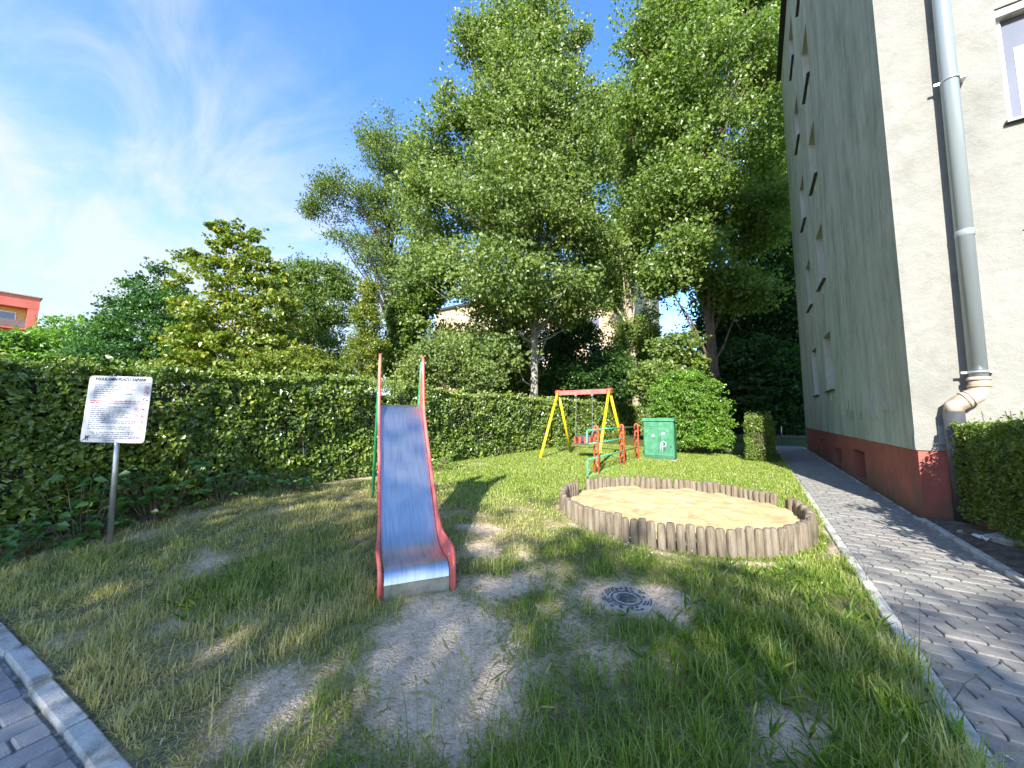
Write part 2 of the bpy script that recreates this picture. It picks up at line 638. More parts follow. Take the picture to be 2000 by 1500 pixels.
def terrain(x, y):
    x, y = np.asarray(x, float), np.asarray(y, float)
    z = 0.22 * sstep(0.6, -5.75, x) * sstep(0.2, 2.6, y - 0.09 * (x + 2))
    z = z + 0.035 * (fbm(x, y, 0.9, 3) - 0.5) * sstep(0.55, 0.2, x) * sstep(0.0, 0.4, y - front_edge(x))
    z = z + (0.012 * (fbm(x, y, 6.0, 9) - 0.5) + 0.016 * (fbm(x, y, 9.0, 12, 2) - 0.5) * (1 - sstep(3.0, 4.5, y))) * sstep(0.6, 0.4, x)
    pit = np.exp(-((x + 1.4) ** 2 + (y - 1.5) ** 2) / 0.10)
    return z - 0.03 * pit


def ground_z(x, y):
    z = terrain(x, y)
    z = np.where(np.asarray(x) > 0.60, -0.09, z)
    z = np.where(np.asarray(y) < front_edge(x) - 0.03, -0.09, z)
    return np.where(np.hypot(np.asarray(x) + 0.87, np.asarray(y) - 5.12) < 1.36, z - 0.03, z)


def axis(lo, hi, step, far_lo, far_hi, k=1.35):
    mid = list(np.arange(lo, hi + 1e-6, step))
    a, d, p = [], step, lo
    while p > far_lo:
        d *= k
        p -= d
        a.append(p)
    b, d, p = [], step, hi
    while p < far_hi:
        d *= k
        p += d
        b.append(p)
    return np.array(a[::-1] + mid + b)


gx_, gy_ = axis(-7.0, 0.66, 0.055, -400, 300), axis(0.0, 9.0, 0.055, -250, 500)
XX, YY = np.meshgrid(gx_, gy_, indexing='ij')
ZZ = ground_z(XX, YY)
nx_, ny_ = XX.shape
gv = np.stack([XX.ravel(), YY.ravel(), ZZ.ravel()], 1)
ii = (np.arange(nx_ - 1)[:, None] * ny_ + np.arange(ny_ - 1)[None, :]).ravel()
gf = np.stack([ii, ii + ny_, ii + ny_ + 1, ii + 1], 1)


def ground_mat():
    m, N, L, out = nodes_of('lawn_soil')
    b = N.new('ShaderNodeBsdfPrincipled')
    b.inputs['Roughness'].default_value = 1.0
    b.inputs['Specular IOR Level'].default_value = 0.1
    L.new(b.outputs[0], out.inputs[0])
    tc = N.new('ShaderNodeTexCoord')
    n = N.new('ShaderNodeTexNoise')
    n.inputs['Scale'].default_value = 9
    n.inputs['Detail'].default_value = 8
    n.inputs['Roughness'].default_value = 0.7
    L.new(tc.outputs['Object'], n.inputs['Vector'])
    soil = ramp(N, [(0.3, (0.13, 0.11, 0.06)), (0.5, (0.22, 0.19, 0.11)), (0.7, (0.33, 0.285, 0.18))])
    L.new(n.outputs[0], soil.inputs[0])
    n2 = N.new('ShaderNodeTexNoise')
    n2.inputs['Scale'].default_value = 26
    n2.inputs['Detail'].default_value = 8
    n2.inputs['Roughness'].default_value = 0.75
    L.new(tc.outputs['Object'], n2.inputs['Vector'])
    snd = ramp(N, [(0.28, (0.36, 0.25, 0.16)), (0.42, (0.60, 0.445, 0.30)), (0.58, (0.73, 0.58, 0.42)), (0.75, (0.78, 0.66, 0.51))])
    L.new(n2.outputs[0], snd.inputs[0])
    at = N.new('ShaderNodeAttribute')
    at.attribute_name = 'sand'
    mx = N.new('ShaderNodeMix')
    mx.data_type = 'RGBA'
    L.new(at.outputs['Fac'], mx.inputs[0])
    L.new(soil.outputs[0], mx.inputs[6])
    L.new(snd.outputs[0], mx.inputs[7])
    at2 = N.new('ShaderNodeAttribute')
    at2.attribute_name = 'turf'
    mx2 = N.new('ShaderNodeMix')
    mx2.data_type = 'RGBA'
    L.new(at2.outputs['Fac'], mx2.inputs[0])
    L.new(mx.outputs[2], mx2.inputs[6])
    mx2.inputs[7].default_value = (0.085, 0.115, 0.022, 1)
    L.new(mx2.outputs[2], b.inputs['Base Color'])
    bn = N.new('ShaderNodeTexNoise')
    bn.inputs['Scale'].default_value = 70
    bn.inputs['Detail'].default_value = 6
    L.new(tc.outputs['Object'], bn.inputs['Vector'])
    bp = N.new('ShaderNodeBump')
    bp.inputs['Strength'].default_value = 1.0
    bp.inputs['Distance'].default_value = 0.035
    L.new(bn.outputs[0], bp.inputs['Height'])
    L.new(bp.outputs[0], b.inputs['Normal'])
    return m


sa = sand_amount(gv[:, 0], gv[:, 1])
turf = sstep(3.4, 4.6, gv[:, 1]) * (1 - np.clip(1.6 * sa, 0, 1)) * 0.9
ground = link('ground', fast_mesh('ground', gv, [gf], {'sand': np.clip(sa * 1.9 - 0.12, 0, 1), 'turf': turf}, smooth=True), ground_mat())
tag(ground, 'patchy lawn ground with bare sandy spots', None, None, 'structure')


# ------------------------------------------------------------------ right-hand paved path
path_bed = MB()
path_bed.quad((0.62, -3.0, -0.012), (1.66, -3.0, -0.012), (1.66, 20.4, -0.012), (0.62, 20.4, -0.012))
path = path_bed.build('path', mt['joint_pale'])
tag(path, 'grey interlocking paver path along the apartment block', None, None, 'structure')

PW, PL = 0.125, 0.165


def paver_outline(w, s=1.0):
    """a paver with S-curved short sides; both sides share the curve so that neighbours interlock"""
    h, g = PW / 2 - 0.003, 0.003
    pts = []
    for k in range(4):
        t = k / 3
        pts.append((-w / 2 + g + (w - 2 * g) * t + 0.014 * math.sin(-math.pi / 2) * (1 - 0) * 0, -h + 0.005 * math.sin(2 * math.pi * t)))
    side = [(-0.5, 0.004), (-0.25, 0.006), (0.0, 0.0), (0.25, -0.006), (0.5, -0.004)]
    lo = [(-w / 2 + g + (w - 2 * g) * k / 3, -h + 0.0004 * math.sin(2 * math.pi * k / 3)) for k in range(4)]
    hi = [(x, y + 2 * h) for x, y in lo]
    right_ = [(w / 2 - g + dx * s, t * 2 * h) for t, dx in side]
    left_ = [(-w / 2 + g + dx * s, t * 2 * h) for t, dx in side]
    lo = [(lo[1][0] + 0.012, lo[1][1]), (lo[2][0] + 0.006, lo[2][1])]
    hi = [(hi[2][0] - 0.006, hi[2][1]), (hi[1][0] - 0.012, hi[1][1])]
    return lo + right_ + hi + left_[::-1]


paver_meshes = []
for key in ('paver', 'paver_b', 'paver_c'):
    for half in (False, True):
        mb = MB().prism(paver_outline(PL / 2 if half else PL), -0.05, 0.0, 0.006, 0.004)
        me = mb.mesh('paver')
        me.materials.append(mt[key])
        paver_meshes.append(me)
N_SINGLE = 288
count = 0
far_pavers = [MB(), MB()]
y = 1.55
row = 0
while y < 20.3:
    xs = 0.675
    first_half = row % 2
    x = xs
    while x < 1.60:
        w = PL / 2 if (first_half and x == xs) else PL
        if x + w > 1.60:
            if 1.60 - x < 0.05:
                break
            w = 1.60 - x
        kx, ky = x + w / 2, y
        dz = random.gauss(0, 0.0022)
        if count < N_SINGLE:
            me = random.choice(paver_meshes[0::2])
            o = link('paver', me, None, path, (kx, ky, dz), (random.gauss(0, .008), random.gauss(0, .008), random.gauss(0, .008)),
                     (w / PL, 1, 1))
            count += 1
        else:
            ol = paver_outline(w)
            far_pavers[random.random() < .5].prism([(px + kx, py + ky) for px, py in ol], -0.03, dz, 0.005, 0.004)
        x += w
    y += PW
    row += 1
for k, mb in enumerate(far_pavers):
    o = mb.build('paver_field', mt['paver' if k else 'paver_b'], path)
    o['kind'] = 'stuff'


def kerb_run(x0, x1, y0, y1, z1, parent, step=0.98, sub=None):
    yy = y0
    while yy < y1:
        ye = min(yy + step, y1)
        mb = MB().box(x0, x1, yy + 0.004, ye - 0.004, -0.1, z1 + random.uniform(-.006, .006), 0.008)
        o = mb.build('kerb_stone', mt['concrete'], parent)
        o.location.x = random.gauss(0, .003)
        yy = ye


kerb_run(0.60, 0.672, 0.9, 8.0, 0.012, path)
kerb_run(1.603, 1.668, -0.5, 6.62, 0.03, path)

# ------------------------------------------------------------------ front pavement of narrow blue-grey bricks
pav = empty('pavement', (-1.967, 0.456, 0.0), math.atan(0.0926))
tag(pav, 'blue-grey brick pavement with a pale kerb', None, None, 'structure')
bed = MB().quad((-5.0, -2.4, -0.014), (5.0, -2.4, -0.014), (5.0, -0.07, -0.014), (-5.0, -0.07, -0.014))
bed.build('joint_bed', mt['joint'], pav)
bw, bl = 0.112, 0.19
brick_meshes = []
for key in ('brick', 'brick_b'):
    for ln in (bl, bl / 2):
        me = MB().box(-bw / 2 + .004, bw / 2 - .004, -ln / 2 + .004, ln / 2 - .004, -0.05, 0.0, 0.007).mesh('brick')
        me.materials.append(mt[key])
        brick_meshes.append((ln, me))
i = 0
xb = -3.3
while xb < 1.0:
    yb = -0.085
    seq = [bl] * 4 if i % 2 == 0 else [bl / 2] + [bl] * 3
    for ln in seq:
        me = random.choice([m_ for l_, m_ in brick_meshes if abs(l_ - ln) < 1e-6])
        link('brick', me, None, pav, (xb, yb - ln / 2, random.gauss(0, .002)), (random.gauss(0, .01), random.gauss(0, .01), random.gauss(0, .012)))
        yb -= ln
    xb += bw
    i += 1
xb = -4.4
while xb < 4.0:
    MB().box(xb + .004, xb + .496, -0.074, 0.0, -0.1, 0.022 + random.uniform(-.006, .006), 0.009).build('kerb_stone', mt['concrete'], pav, (0, random.gauss(0, .004), 0), (random.gauss(0, .02), 0, random.gauss(0, .006)))
    xb += 0.5

# ------------------------------------------------------------------ planting bed to the right of the path
bx, by = np.meshgrid(np.arange(1.668, 9.0, 0.12), np.arange(-2.0, 6.72, 0.12), indexing='ij')
bz = 0.005 + 0.05 * fbm(bx, by, 2.2, 31) + 0.02 * fbm(bx, by, 9, 32)
bz[0, :] = 0.0
n1, n2 = bx.shape
bi = (np.arange(n1 - 1)[:, None] * n2 + np.arange(n2 - 1)[None, :]).ravel()
bed_o = link('planting_bed', fast_mesh('planting_bed', np.stack([bx.ravel(), by.ravel(), bz.ravel()], 1),
                                       [np.stack([bi, bi + n2, bi + n2 + 1, bi + 1], 1)], None, True), mt['soil'])
tag(bed_o, 'bare dark soil bed beside the path', None, None, 'structure')


# ------------------------------------------------------------------ buildings
def wall_mesh(P, U, W, length, z0, z1, openings, depth, lip=0.0):
    """a wall plane at P along U; W points inward; openings (u0,u1,za,zb) get reveals of the given depth"""
    P, U, W = Vector(P), Vector(U), Vector(W)
    us = sorted({0.0, length} | {o[0] for o in openings} | {o[1] for o in openings})
    zs = sorted({z0, z1} | {o[2] for o in openings} | {o[3] for o in openings})
    mb = MB()
    pt = lambda u, z, w=0.0: P + U * u + W * w + Vector((0, 0, z))
    flip = U.cross(Vector((0, 0, 1))).dot(W) > 0
    def q(a, b, c, d):
        mb.quad(*((a, b, c, d) if flip else (d, c, b, a)))
    for i in range(len(us) - 1):
        for j in range(len(zs) - 1):
            um, zm = (us[i] + us[i + 1]) / 2, (zs[j] + zs[j + 1]) / 2
            if any(o[0] < um < o[1] and o[2] < zm < o[3] for o in openings):
                continue
            q(pt(us[i], zs[j]), pt(us[i + 1], zs[j]), pt(us[i + 1], zs[j + 1]), pt(us[i], zs[j + 1]))
    for u0, u1, a, b in openings:
        q(pt(u0, a), pt(u0, b), pt(u0, b, depth), pt(u0, a, depth))
        q(pt(u1, b), pt(u1, a), pt(u1, a, depth), pt(u1, b, depth))
        q(pt(u0, b), pt(u1, b), pt(u1, b, depth), pt(u0, b, depth))
        q(pt(u1, a), pt(u0, a), pt(u0, a, depth), pt(u1, a, depth))
    if lip > 0:
        q(pt(length, z0), pt(0, z0), pt(0, z0, lip), pt(length, z0, lip))
    return mb


BX, BY, BYF, BTOP, BP = 1.66, 6.70, 19.0, 16.1, 0.84
blk = empty('apartment_building', (BX, BY, 0), 0, 'weathered grey-cream plaster apartment block with a dark red plinth beside the path', 'building')
floors = [(1.95 + 2.83 * k, 3.42 + 2.83 * k) for k in range(5)]
side_open = []
for za, zb in floors:
    side_open += [(11.98 - BY, 13.08 - BY, za, zb), (14.58 - BY, 15.62 - BY, za, zb)]
front_open = []
for za, zb in floors:
    front_open += [(2.70 - BX, 4.2 - BX, za, zb), (5.9 - BX, 7.4 - BX, za, zb)]
wall_mesh((0, 0, 0), (0, 1, 0), (1, 0, 0), BYF - BY, BP, BTOP, side_open, 0.24, 0.03).build('side_wall', mt['plaster_brightened'], blk)
wall_mesh((0, 0, 0), (1, 0, 0), (0, 1, 0), 10.0, BP, BTOP, front_open, 0.20, 0.03).build('front_wall', mt['plaster'], blk)
bk = MB()
bk.quad((0, BYF - BY, 0), (0, BYF - BY, BTOP), (10, BYF - BY, BTOP), (10, BYF - BY, 0))
bk.quad((10, 0, 0), (10, BYF - BY, 0), (10, BYF - BY, BTOP), (10, 0, BTOP))
bk.build('rear_wall', mt['plaster'], blk)
cellar = [(9.52 - BY, 10.52 - BY, 0.04, 0.60), (11.85 - BY, 12.95 - BY, 0.09, 0.48), (14.5 - BY, 15.2 - BY, 0.15, 0.58)]
wall_mesh((0.02, 0.02, 0), (0, 1, 0), (1, 0, 0), BYF - BY, -0.1, BP, cellar, 0.22).build('plinth', mt['plinth'], blk)
wall_mesh((0.02, 0.02, 0), (1, 0, 0), (0, 1, 0), 10.0, -0.1, BP, [], 0.2).build('plinth', mt['plinth'], blk)
MB().box(-0.16, 10.2, -0.16, BYF - BY + 0.16, BTOP, BTOP + 0.16).build('roof', mt['roof_dark'], blk)
for k, (u0, u1, a, b) in enumerate(cellar):
    w = MB().box(0.24, 0.27, u0, u1, a, b).build('cellar_window', mt['plinth'] if k != 1 else mt['pvc_rusty'], blk)
    if k == 0:
        MB().box(0.02, 0.235, u0 + .02, u1 - .02, b - 0.012, b).build('lintel_plate', mt['sill_dark'], w)
        MB().box(0.19, 0.232, u0 + .3, u1 - .15, b - 0.17, b - 0.03).build('vent_flap', mt['patch_grey'], w)
    MB().box(-0.01, 0.235, u0, u1, a - 0.02, a + 0.004).build('ledge', mt['plinth'], w)


def window_side(u0, u1, za, zb, streak):
    f = MB()
    t = 0.06
    for a in ((u0, u0 + t, za, zb), (u1 - t, u1, za, zb), (u0 + t, u1 - t, za, za + t), (u0 + t, u1 - t, zb - t, zb),
              ((u0 + u1) / 2 - .04, (u0 + u1) / 2 + .04, za + t, zb - t)):
        f.box(0.17, 0.235, a[0], a[1], a[2], a[3])
    w = f.build('window', mt['white_pvc'], blk)
    MB().box(0.20, 0.21, u0 + t, u1 - t, za + t, zb - t).build('pane', mt['glass'], w)
    s_ = MB()
    s_.add([(-0.07, u0 - .05, za - .035), (-0.07, u1 + .05, za - .035), (0.168, u1 + .05, za - .004), (0.168, u0 - .05, za - .004),
            (-0.07, u0 - .05, za - .012), (-0.07, u1 + .05, za - .012), (0.168, u1 + .05, za + .02), (0.168, u0 - .05, za + .02)],
           [(0, 3, 2, 1), (4, 5, 6, 7), (0, 1, 5, 4), (1, 2, 6, 5), (2, 3, 7, 6), (3, 0, 4, 7)])
    s_.build('sill', mt['sill_dark'], w)
    if streak:
        um = u0 + 0.42 + random.uniform(-.1, .1)
        MB().box(-0.004, 0.004, um, um + 0.14, za - 0.26, za - 0.045).build('lime_streak', mt['lime'], w)


for u0, u1, za, zb in side_open:
    window_side(u0, u1, za, zb, True)
for u0, u1, za, zb in front_open:
    f = MB()
    t = 0.07
    for a in ((u0, u0 + t, za, zb), (u1 - t, u1, za, zb), (u0 + t, u1 - t, za, za + t), (u0 + t, u1 - t, zb - t, zb),
              ((u0 + u1) / 2 - .05, (u0 + u1) / 2 + .05, za + t, zb - t)):
        f.box(a[0], a[1], 0.10, 0.17, a[2], a[3])
    w = f.build('window', mt['white_pvc'], blk)
    MB().box(u0 + t, u1 - t, 0.13, 0.14, za + t, zb - t).build('pane', mt['glass'], w)
    MB().box(u0 + .16, u0 + .24, 0.125, 0.129, za + t, zb - .5).build('curtain_edge', mt['white_pvc'], w)
    MB().box(u0 - .03, u1 + .03, -0.06, 0.098, za - .045, za - .012).build('sill', mt['sill_dark'], w)
    MB().box(u0, u1, 0.02, 0.165, zb - .10, zb - .012).build('roller_box', mt['concrete'], w)

for a, b, c, d in ((10.26, 10.36, 1.20, 1.39), (10.44, 10.52, 1.14, 1.61), (10.62, 10.72, 1.26, 1.42), (9.36, 9.5, 1.20, 1.37), (6.703, 6.80, 0.86, 1.03),
                   (10.02, 10.255, 1.20, 1.385)):
    MB().box(-0.004, 0.006, a - BY, b - BY, c, d).build('paint_patch', mt['patch_grey'], blk)
# faded spray scribbles
for yc, zc_, sc in ((8.55, 1.42, 1.0), (7.95, 1.5, 0.8)):
    g = MB()
    for k in range(7):
        pts = []
        a0, x0 = random.uniform(0.9, 2.2), random.uniform(-.35, .3) * sc
        for t in range(7):
            s_ = t / 6
            pts.append((-0.002, yc - BY + x0 + math.cos(a0) * s_ * .42 * sc + 0.05 * math.sin(6 * s_ + k), zc_ - .22 * sc + math.sin(a0) * s_ * .46 * sc))
        g.tube(pts, 0.008, 4)
    g.build('faded_graffiti', mt['graffiti_faint'], blk)

# downpipe with elbow, boot and clamps
dpx, dpy = 2.20 - BX, -0.115
dp = MB().tube([(dpx + .08, dpy, BTOP), (dpx + .05, dpy, 7), (dpx, dpy, 1.71)], 0.078, 20).build('downpipe', mt['pipe_grey'], blk)
for z in (1.775, 5.45, 9.2, 12.8):
    cx_ = dpx + (0.05 if z > 4 else 0) * (z / 7 if z < 7 else 1.3)
    c = MB().lathe([(0.080, z - .011), (0.089, z - .011), (0.089, z + .011), (0.080, z + .011)], 20, (cx_, dpy))
    c.box(cx_ - .135, cx_ - .08, dpy - .012, dpy + .012, z - .012, z + .012).box(cx_ + .08, cx_ + .15, dpy - .01, dpy + .1, z - .008, z + .008)
    c.build('pipe_clamp', mt['zinc'], dp)
MB().lathe([(0.079, 3.42), (0.084, 3.43), (0.084, 3.49), (0.079, 3.50)], 20, (dpx + .02, dpy)).build('pipe_joint', mt['pipe_grey'], dp)
el = MB()
ex = 1.975 - BX
el.tube([(dpx, dpy, 1.72), (dpx, dpy, 1.61), (dpx - .012, dpy, 1.55), (dpx - .045, dpy, 1.50), (dpx - .10, dpy, 1.465),
         (ex + .06, dpy, 1.42), (ex + .015, dpy, 1.385), (ex, dpy, 1.30)], [.086, .086, .088, .09, .09, .09, .09, .086], 20)
elb = el.build('elbow', mt['pvc_rusty'], dp)
for c, n_ in (((dpx, dpy, 1.69), (0, 0, 1)), ((dpx, dpy, 1.61), (0, 0, 1)), ((dpx - .085, dpy, 1.475), (1, 0, .5)), ((dpx - .125, dpy, 1.455), (1, 0, .5))):
    n_ = Vector(n_).normalized() * 0.011
    MB().tube([Vector(c) - n_, Vector(c) + n_], 0.097, 20).build('collar', mt['pvc_rusty'], elb)
MB().tube([(ex, dpy, -0.05), (ex, dpy, 1.32)], [0.082, 0.09], 18).build('standpipe', mt['pipe_black'], dp)
MB().box(1.865 - BX, 1.91 - BX, -0.03, -0.001, 0.92, 1.15).build('junction_box', mt['patch_grey'], blk)

# pale apartment block standing behind the trees
mt['beige'] = surf('beige_render', (0.36, 0.275, 0.165), (0.42, 0.325, 0.20), 0.5, 0.9, c3=(0.45, 0.36, 0.235))
mt['pinkgrey'] = surf('pink_grey_render', (0.52, 0.45, 0.42), (0.58, 0.5, 0.47), 0.5, 0.9)
far = empty('apartment_building', (-9.0, 34.8, 0), 0, 'pale beige apartment block half hidden behind the tall poplar', 'building')
MB().box(-26, 0, 0, 11, 0, 15.2).build('wall', mt['beige'], far)
MB().box(-26.3, 0.3, -0.3, 11.3, 15.2, 15.5).build('roof', mt['roof_dark'], far)
wf = MB().box(-.7, .7, -.03, .02, -.7, .7).mesh('window')
wf.materials.append(mt['white_pvc'])
wp = MB().box(-.6, .6, -.045, -.031, -.6, .6).mesh('pane')
wp.materials.append(mt['glass'])
for fl in range(5):
    for c in range(6):
        w = link('window', wf, None, far, (-1.2 - 2.9 * c - (0 if c else -.3), 0, 2.3 + 2.75 * fl), None, (.42 if c == 0 else 1, 1, 1.3 if c == 0 else 1))
        link('pane', wp, None, w)

# red and ochre block far to the left
mt['red_band'] = surf('red_render', (0.50, 0.11, 0.075), (0.58, 0.15, 0.10), 0.4, 0.85)
mt['ochre'] = surf('ochre_render', (0.55, 0.38, 0.12), (0.62, 0.44, 0.16), 0.4, 0.9)
mt['balcony'] = surf('brown_balcony_panel', (0.16, 0.10, 0.085), (0.21, 0.14, 0.12), 0.8, 0.8)
red = empty('apartment_building', (-81, 5.8, 0), 0, 'red and ochre apartment block with loggias above the hedge at far left', 'building')
MB().box(-12, -1.6, -42, 0, 0, 17.3).build('wall', mt['ochre'], red)
MB().box(-12.1, 0, -42.1, 0.05, 15.85, 17.45).build('roof_band', mt['red_band'], red)
MB().box(-12.3, 0.2, -42.3, 0.25, 17.45, 17.62).build('roof', mt['concrete'], red)
for yy in (-0.9, -9.7, -18.5, -27.3, -36.1):
    MB().box(-1.6, -0.02, yy, yy + .9, 0, 15.85).build('pillar', mt['red_band'], red)
for fl in range(5):
    z = 13.1 - 2.75 * fl
    MB().box(-1.6, -0.05, -42, -0.95, z - .22, z).build('floor_slab', mt['red_band'], red)
    MB().box(-0.16, -0.06, -42, -0.95, z + .03, z + 1.0).build('balcony_panel', mt['balcony'], red)
    for c in range(8):
        w = MB().box(-1.6, -1.53, -3.3 - 4.4 * c, -1.7 - 4.4 * c, z + .55, z + 2.2).build('window', mt['white_pvc'], red)
        MB().box(-1.535, -1.52, -3.2 - 4.4 * c, -1.8 - 4.4 * c, z + .65, z + 2.1).build('pane', mt['glass'], w)



# ------------------------------------------------------------------ slide
mt['steel'] = surf('brushed_steel', (0.48, 0.455, 0.43), (0.58, 0.555, 0.525), 4, 0.36, metal=1.0, stretch=(16, 1, 1), bump=0.03, bscale=24, c3=(0.63, 0.605, 0.575))
mt['steel_dirty'] = surf('dusty_steel', (0.34, 0.31, 0.27), (0.47, 0.45, 0.41), 9, 0.42, metal=0.85, c3=(0.56, 0.54, 0.5))
mt['red_paint'] = surf('red_paint', (0.50, 0.085, 0.075), (0.60, 0.125, 0.105), 7, 0.36, spec=0.5, c3=(0.62, 0.17, 0.145))
mt['green_paint'] = surf('green_paint', (0.02, 0.20, 0.075), (0.03, 0.27, 0.11), 7, 0.38)
mt['rail_green'] = surf('pale_green_paint', (0.07, 0.30, 0.18), (0.10, 0.38, 0.24), 7, 0.4)
mt['yellow_paint'] = surf('yellow_paint', (0.52, 0.40, 0.010), (0.57, 0.46, 0.016), 6, 0.4)
mt['worn_red'] = surf('worn_red_paint', (0.30, 0.05, 0.03), (0.58, 0.08, 0.045), 16, 0.5, c3=(0.66, 0.12, 0.06))
mt['chrome'] = surf('galvanised', (0.42, 0.42, 0.42), (0.55, 0.55, 0.55), 12, 0.4, metal=0.85)

SL = (-1.975, 1.838, 0.055)
slide = empty('slide', SL, R(55), 'steel chute playground slide with red side rails and a green ladder', 'slide')
prof = [(-.005, -.04), (-.005, .09), (.003, .125), (.022, .155), (.05, .172), (.085, .178), (.16, .172), (.26, .168), (.36, .178), (.45, .215), (.54, .28), (.62, .36)]
for k in range(1, 11):
    prof.append((.62 + (1.54 - .62) * k / 10, .36 + (1.29 - .36) * k / 10))
prof += [(1.60, 1.325), (1.70, 1.335), (1.80, 1.335)]
HW = 0.216
ch = MB()
vs, fs = [], []
for i_, (u, z) in enumerate(prof):
    vs += [(-HW, u, z), (HW, u, z)]
    if i_:
        fs.append((2 * i_ - 2, 2 * i_ - 1, 2 * i_ + 1, 2 * i_))
ch.add(vs[14 * 0:], [f for f in fs[1:]], True)
chute = ch.build('chute', mt['steel'], slide)
ub = MB()
ub.add([(x, u + .003, z - .008) for x, u, z in vs], [tuple(reversed(f)) for f in fs[8:]], True)
ub.build('chute_underside', mt['steel_dirty'], slide)
MB().add([(-HW, -.008, -.05), (HW, -.008, -.05), (HW, -.008, .088), (-HW, -.008, .088)], [(0, 1, 2, 3)]).build('front_plate', mt['steel_dirty'], slide)

top_edge = [(-.008, -.05), (-.022, .06), (-.025, .14), (-.006, .20), (.06, .245), (.16, .258), (.27, .258), (.38, .275), (.49, .325), (.6, .41), (.9, .70),
            (1.2, 1.0), (1.40, 1.22), (1.48, 1.40), (1.53, 1.62), (1.565, 1.82), (1.59, 1.87), (1.625, 1.885), (1.665, 1.86)]
bot_edge = [(.02, -.05), (.0, .02), (.0, .09), (.02, .13), (.08, .15), (.17, .145), (.27, .14), (.38, .155), (.49, .21), (.62, .32), (.9, .60),
            (1.2, .905), (1.40, 1.11), (1.52, 1.22), (1.60, 1.27), (1.66, 1.29), (1.70, 1.30), (1.72, 1.30), (1.74, 1.30)]


def flare(u, z):
    return 0.008 + 0.026 * math.exp(-((u - .16) / .24) ** 2)


for sgn in (-1, 1):
    pm = MB()
    n_ = len(top_edge)
    vs, fs = [], []
    for (ut, zt_), (ub, zb_) in zip(top_edge, bot_edge):
        xo = HW + flare(ut, zt_)
        for xx, uu, zz in ((HW + .004, ub, zb_), (xo, ut, zt_), (xo + .014, ut, zt_), (HW + .018, ub, zb_)):
            vs.append((sgn * xx, uu, zz))
    for i_ in range(n_ - 1):
        for k in range(4):
            a_, b_ = i_ * 4 + k, i_ * 4 + (k + 1) % 4
            fs.append((a_, b_, b_ + 4, a_ + 4) if sgn > 0 else (b_, a_, a_ + 4, b_ + 4))
    pm.add(vs, fs, False)
    rail = pm.build('side_rail', mt['red_paint'], slide)
    MB().tube([(sgn * (HW + flare(u, z) + .007), u, z) for u, z in top_edge], 0.0145, 10).build('rail_edge', mt['red_paint'], rail)
    st_ = MB().tube([(sgn * (HW + .012), 1.67, 1.83), (sgn * (HW + .012), 1.74, 1.60), (sgn * (HW + .016), 1.86, 1.25), (sgn * (HW + .02), 2.2, .72), (sgn * (HW + .02), 2.56, .26), (sgn * (HW + .02), 2.72, .05)], 0.02, 10)
    st_.build('ladder_stile', mt['green_paint'], slide)
for sgn in (-1, 1):
    for u, z in ((.1, .2), (.5, .27), (.95, .70), (1.25, 1.0), (1.55, 1.45)):
        MB().tube([(sgn * (HW + .016), u, z), (sgn * (HW + .034), u, z)], .011, 8).build('bolt', mt['zinc'], slide)
for k in range(5):
    t = k / 4
    u = 1.95 + .62 * t
    z = 1.11 - .87 * t
    MB().tube([(-HW - .02, u, z), (HW + .02, u, z)], 0.014, 8).build('ladder_rung', mt['chrome'], slide)
MB().box(-HW, HW, 1.70, 1.86, 1.30, 1.325).build('platform', mt['steel_dirty'], slide)

# ------------------------------------------------------------------ swing
swx0, swx1, swy = -4.58, -3.12, 9.32
sw = empty('swing', ((swx0 + swx1) / 2, swy, 0.18), 0, 'yellow A-frame swing with a red top beam and bucket seat by the hedge', 'swing')
hx = (swx1 - swx0) / 2
HB = 1.80
MB().box(-hx + .05, hx - .05, -.045, .045, HB - .12, HB, 0.01).build('top_beam', mt['red_paint'], sw)
for sx, feet in ((-1, ((-hx - .06, -1.02, -.03), (-hx - .05, .95, .02))), (1, ((hx + .10, -1.28, -.08), (hx + .06, 1.10, .0)))):
    for fx, fy, fz in feet:
        MB().tube([(sx * hx, .03 * (1 if fy > 0 else -1), HB - .06), (fx, fy, fz - .08)], 0.038, 12).build('leg', mt['yellow_paint'], sw)
    MB().tube([(sx * hx - .06, 0, HB - .05), (sx * hx + .06, 0, HB - .05)], 0.075, 14).build('apex_bracket', mt['worn_red'], sw)
sy = -.05
for cx_ in (-.19, .27):
    h_ = MB().box(cx_ - .03, cx_ + .03, -.03, .03, HB - .16, HB - .12).build('hanger', mt['chrome'], sw)
    cm = MB()
    z = HB - .16
    k = 0
    zend = .60
    while z > zend:
        cm.tube([(cx_ + (.004 if k % 2 else -.004), (.004 if k % 2 else -.004) + sy * (HB - z), z), (cx_ - (.004 if k % 2 else -.004), sy * (HB - z), z - .034)], 0.0055, 5)
        z -= .03
        k += 1
    cm.build('chain', mt['chrome'], sw)
seat = MB()
seat.box(-.17, .25, -.2, .12, .36, .40, .012)
st = seat.build('bucket_seat', mt['pipe_black'], sw)
for a in ((-.19, -.15, -.2, .12), (.23, .27, -.2, .12)):
    MB().box(a[0], a[1], a[2], a[3], .38, .56, .012).build('seat_side', mt['worn_red'], st)
MB().box(-.149, .229, .09, .12, .40, .60, .01).build('seat_back', mt['pipe_black'], st)
MB().box(-.149, .229, -.21, -.19, .56, .60, .008).build('seat_bar', mt['pipe_black'], st)
for xx in (-.05, .10):
    MB().box(xx, xx + .06, -.208, -.192, .40, .559).build('seat_strap', mt['worn_red'], st)

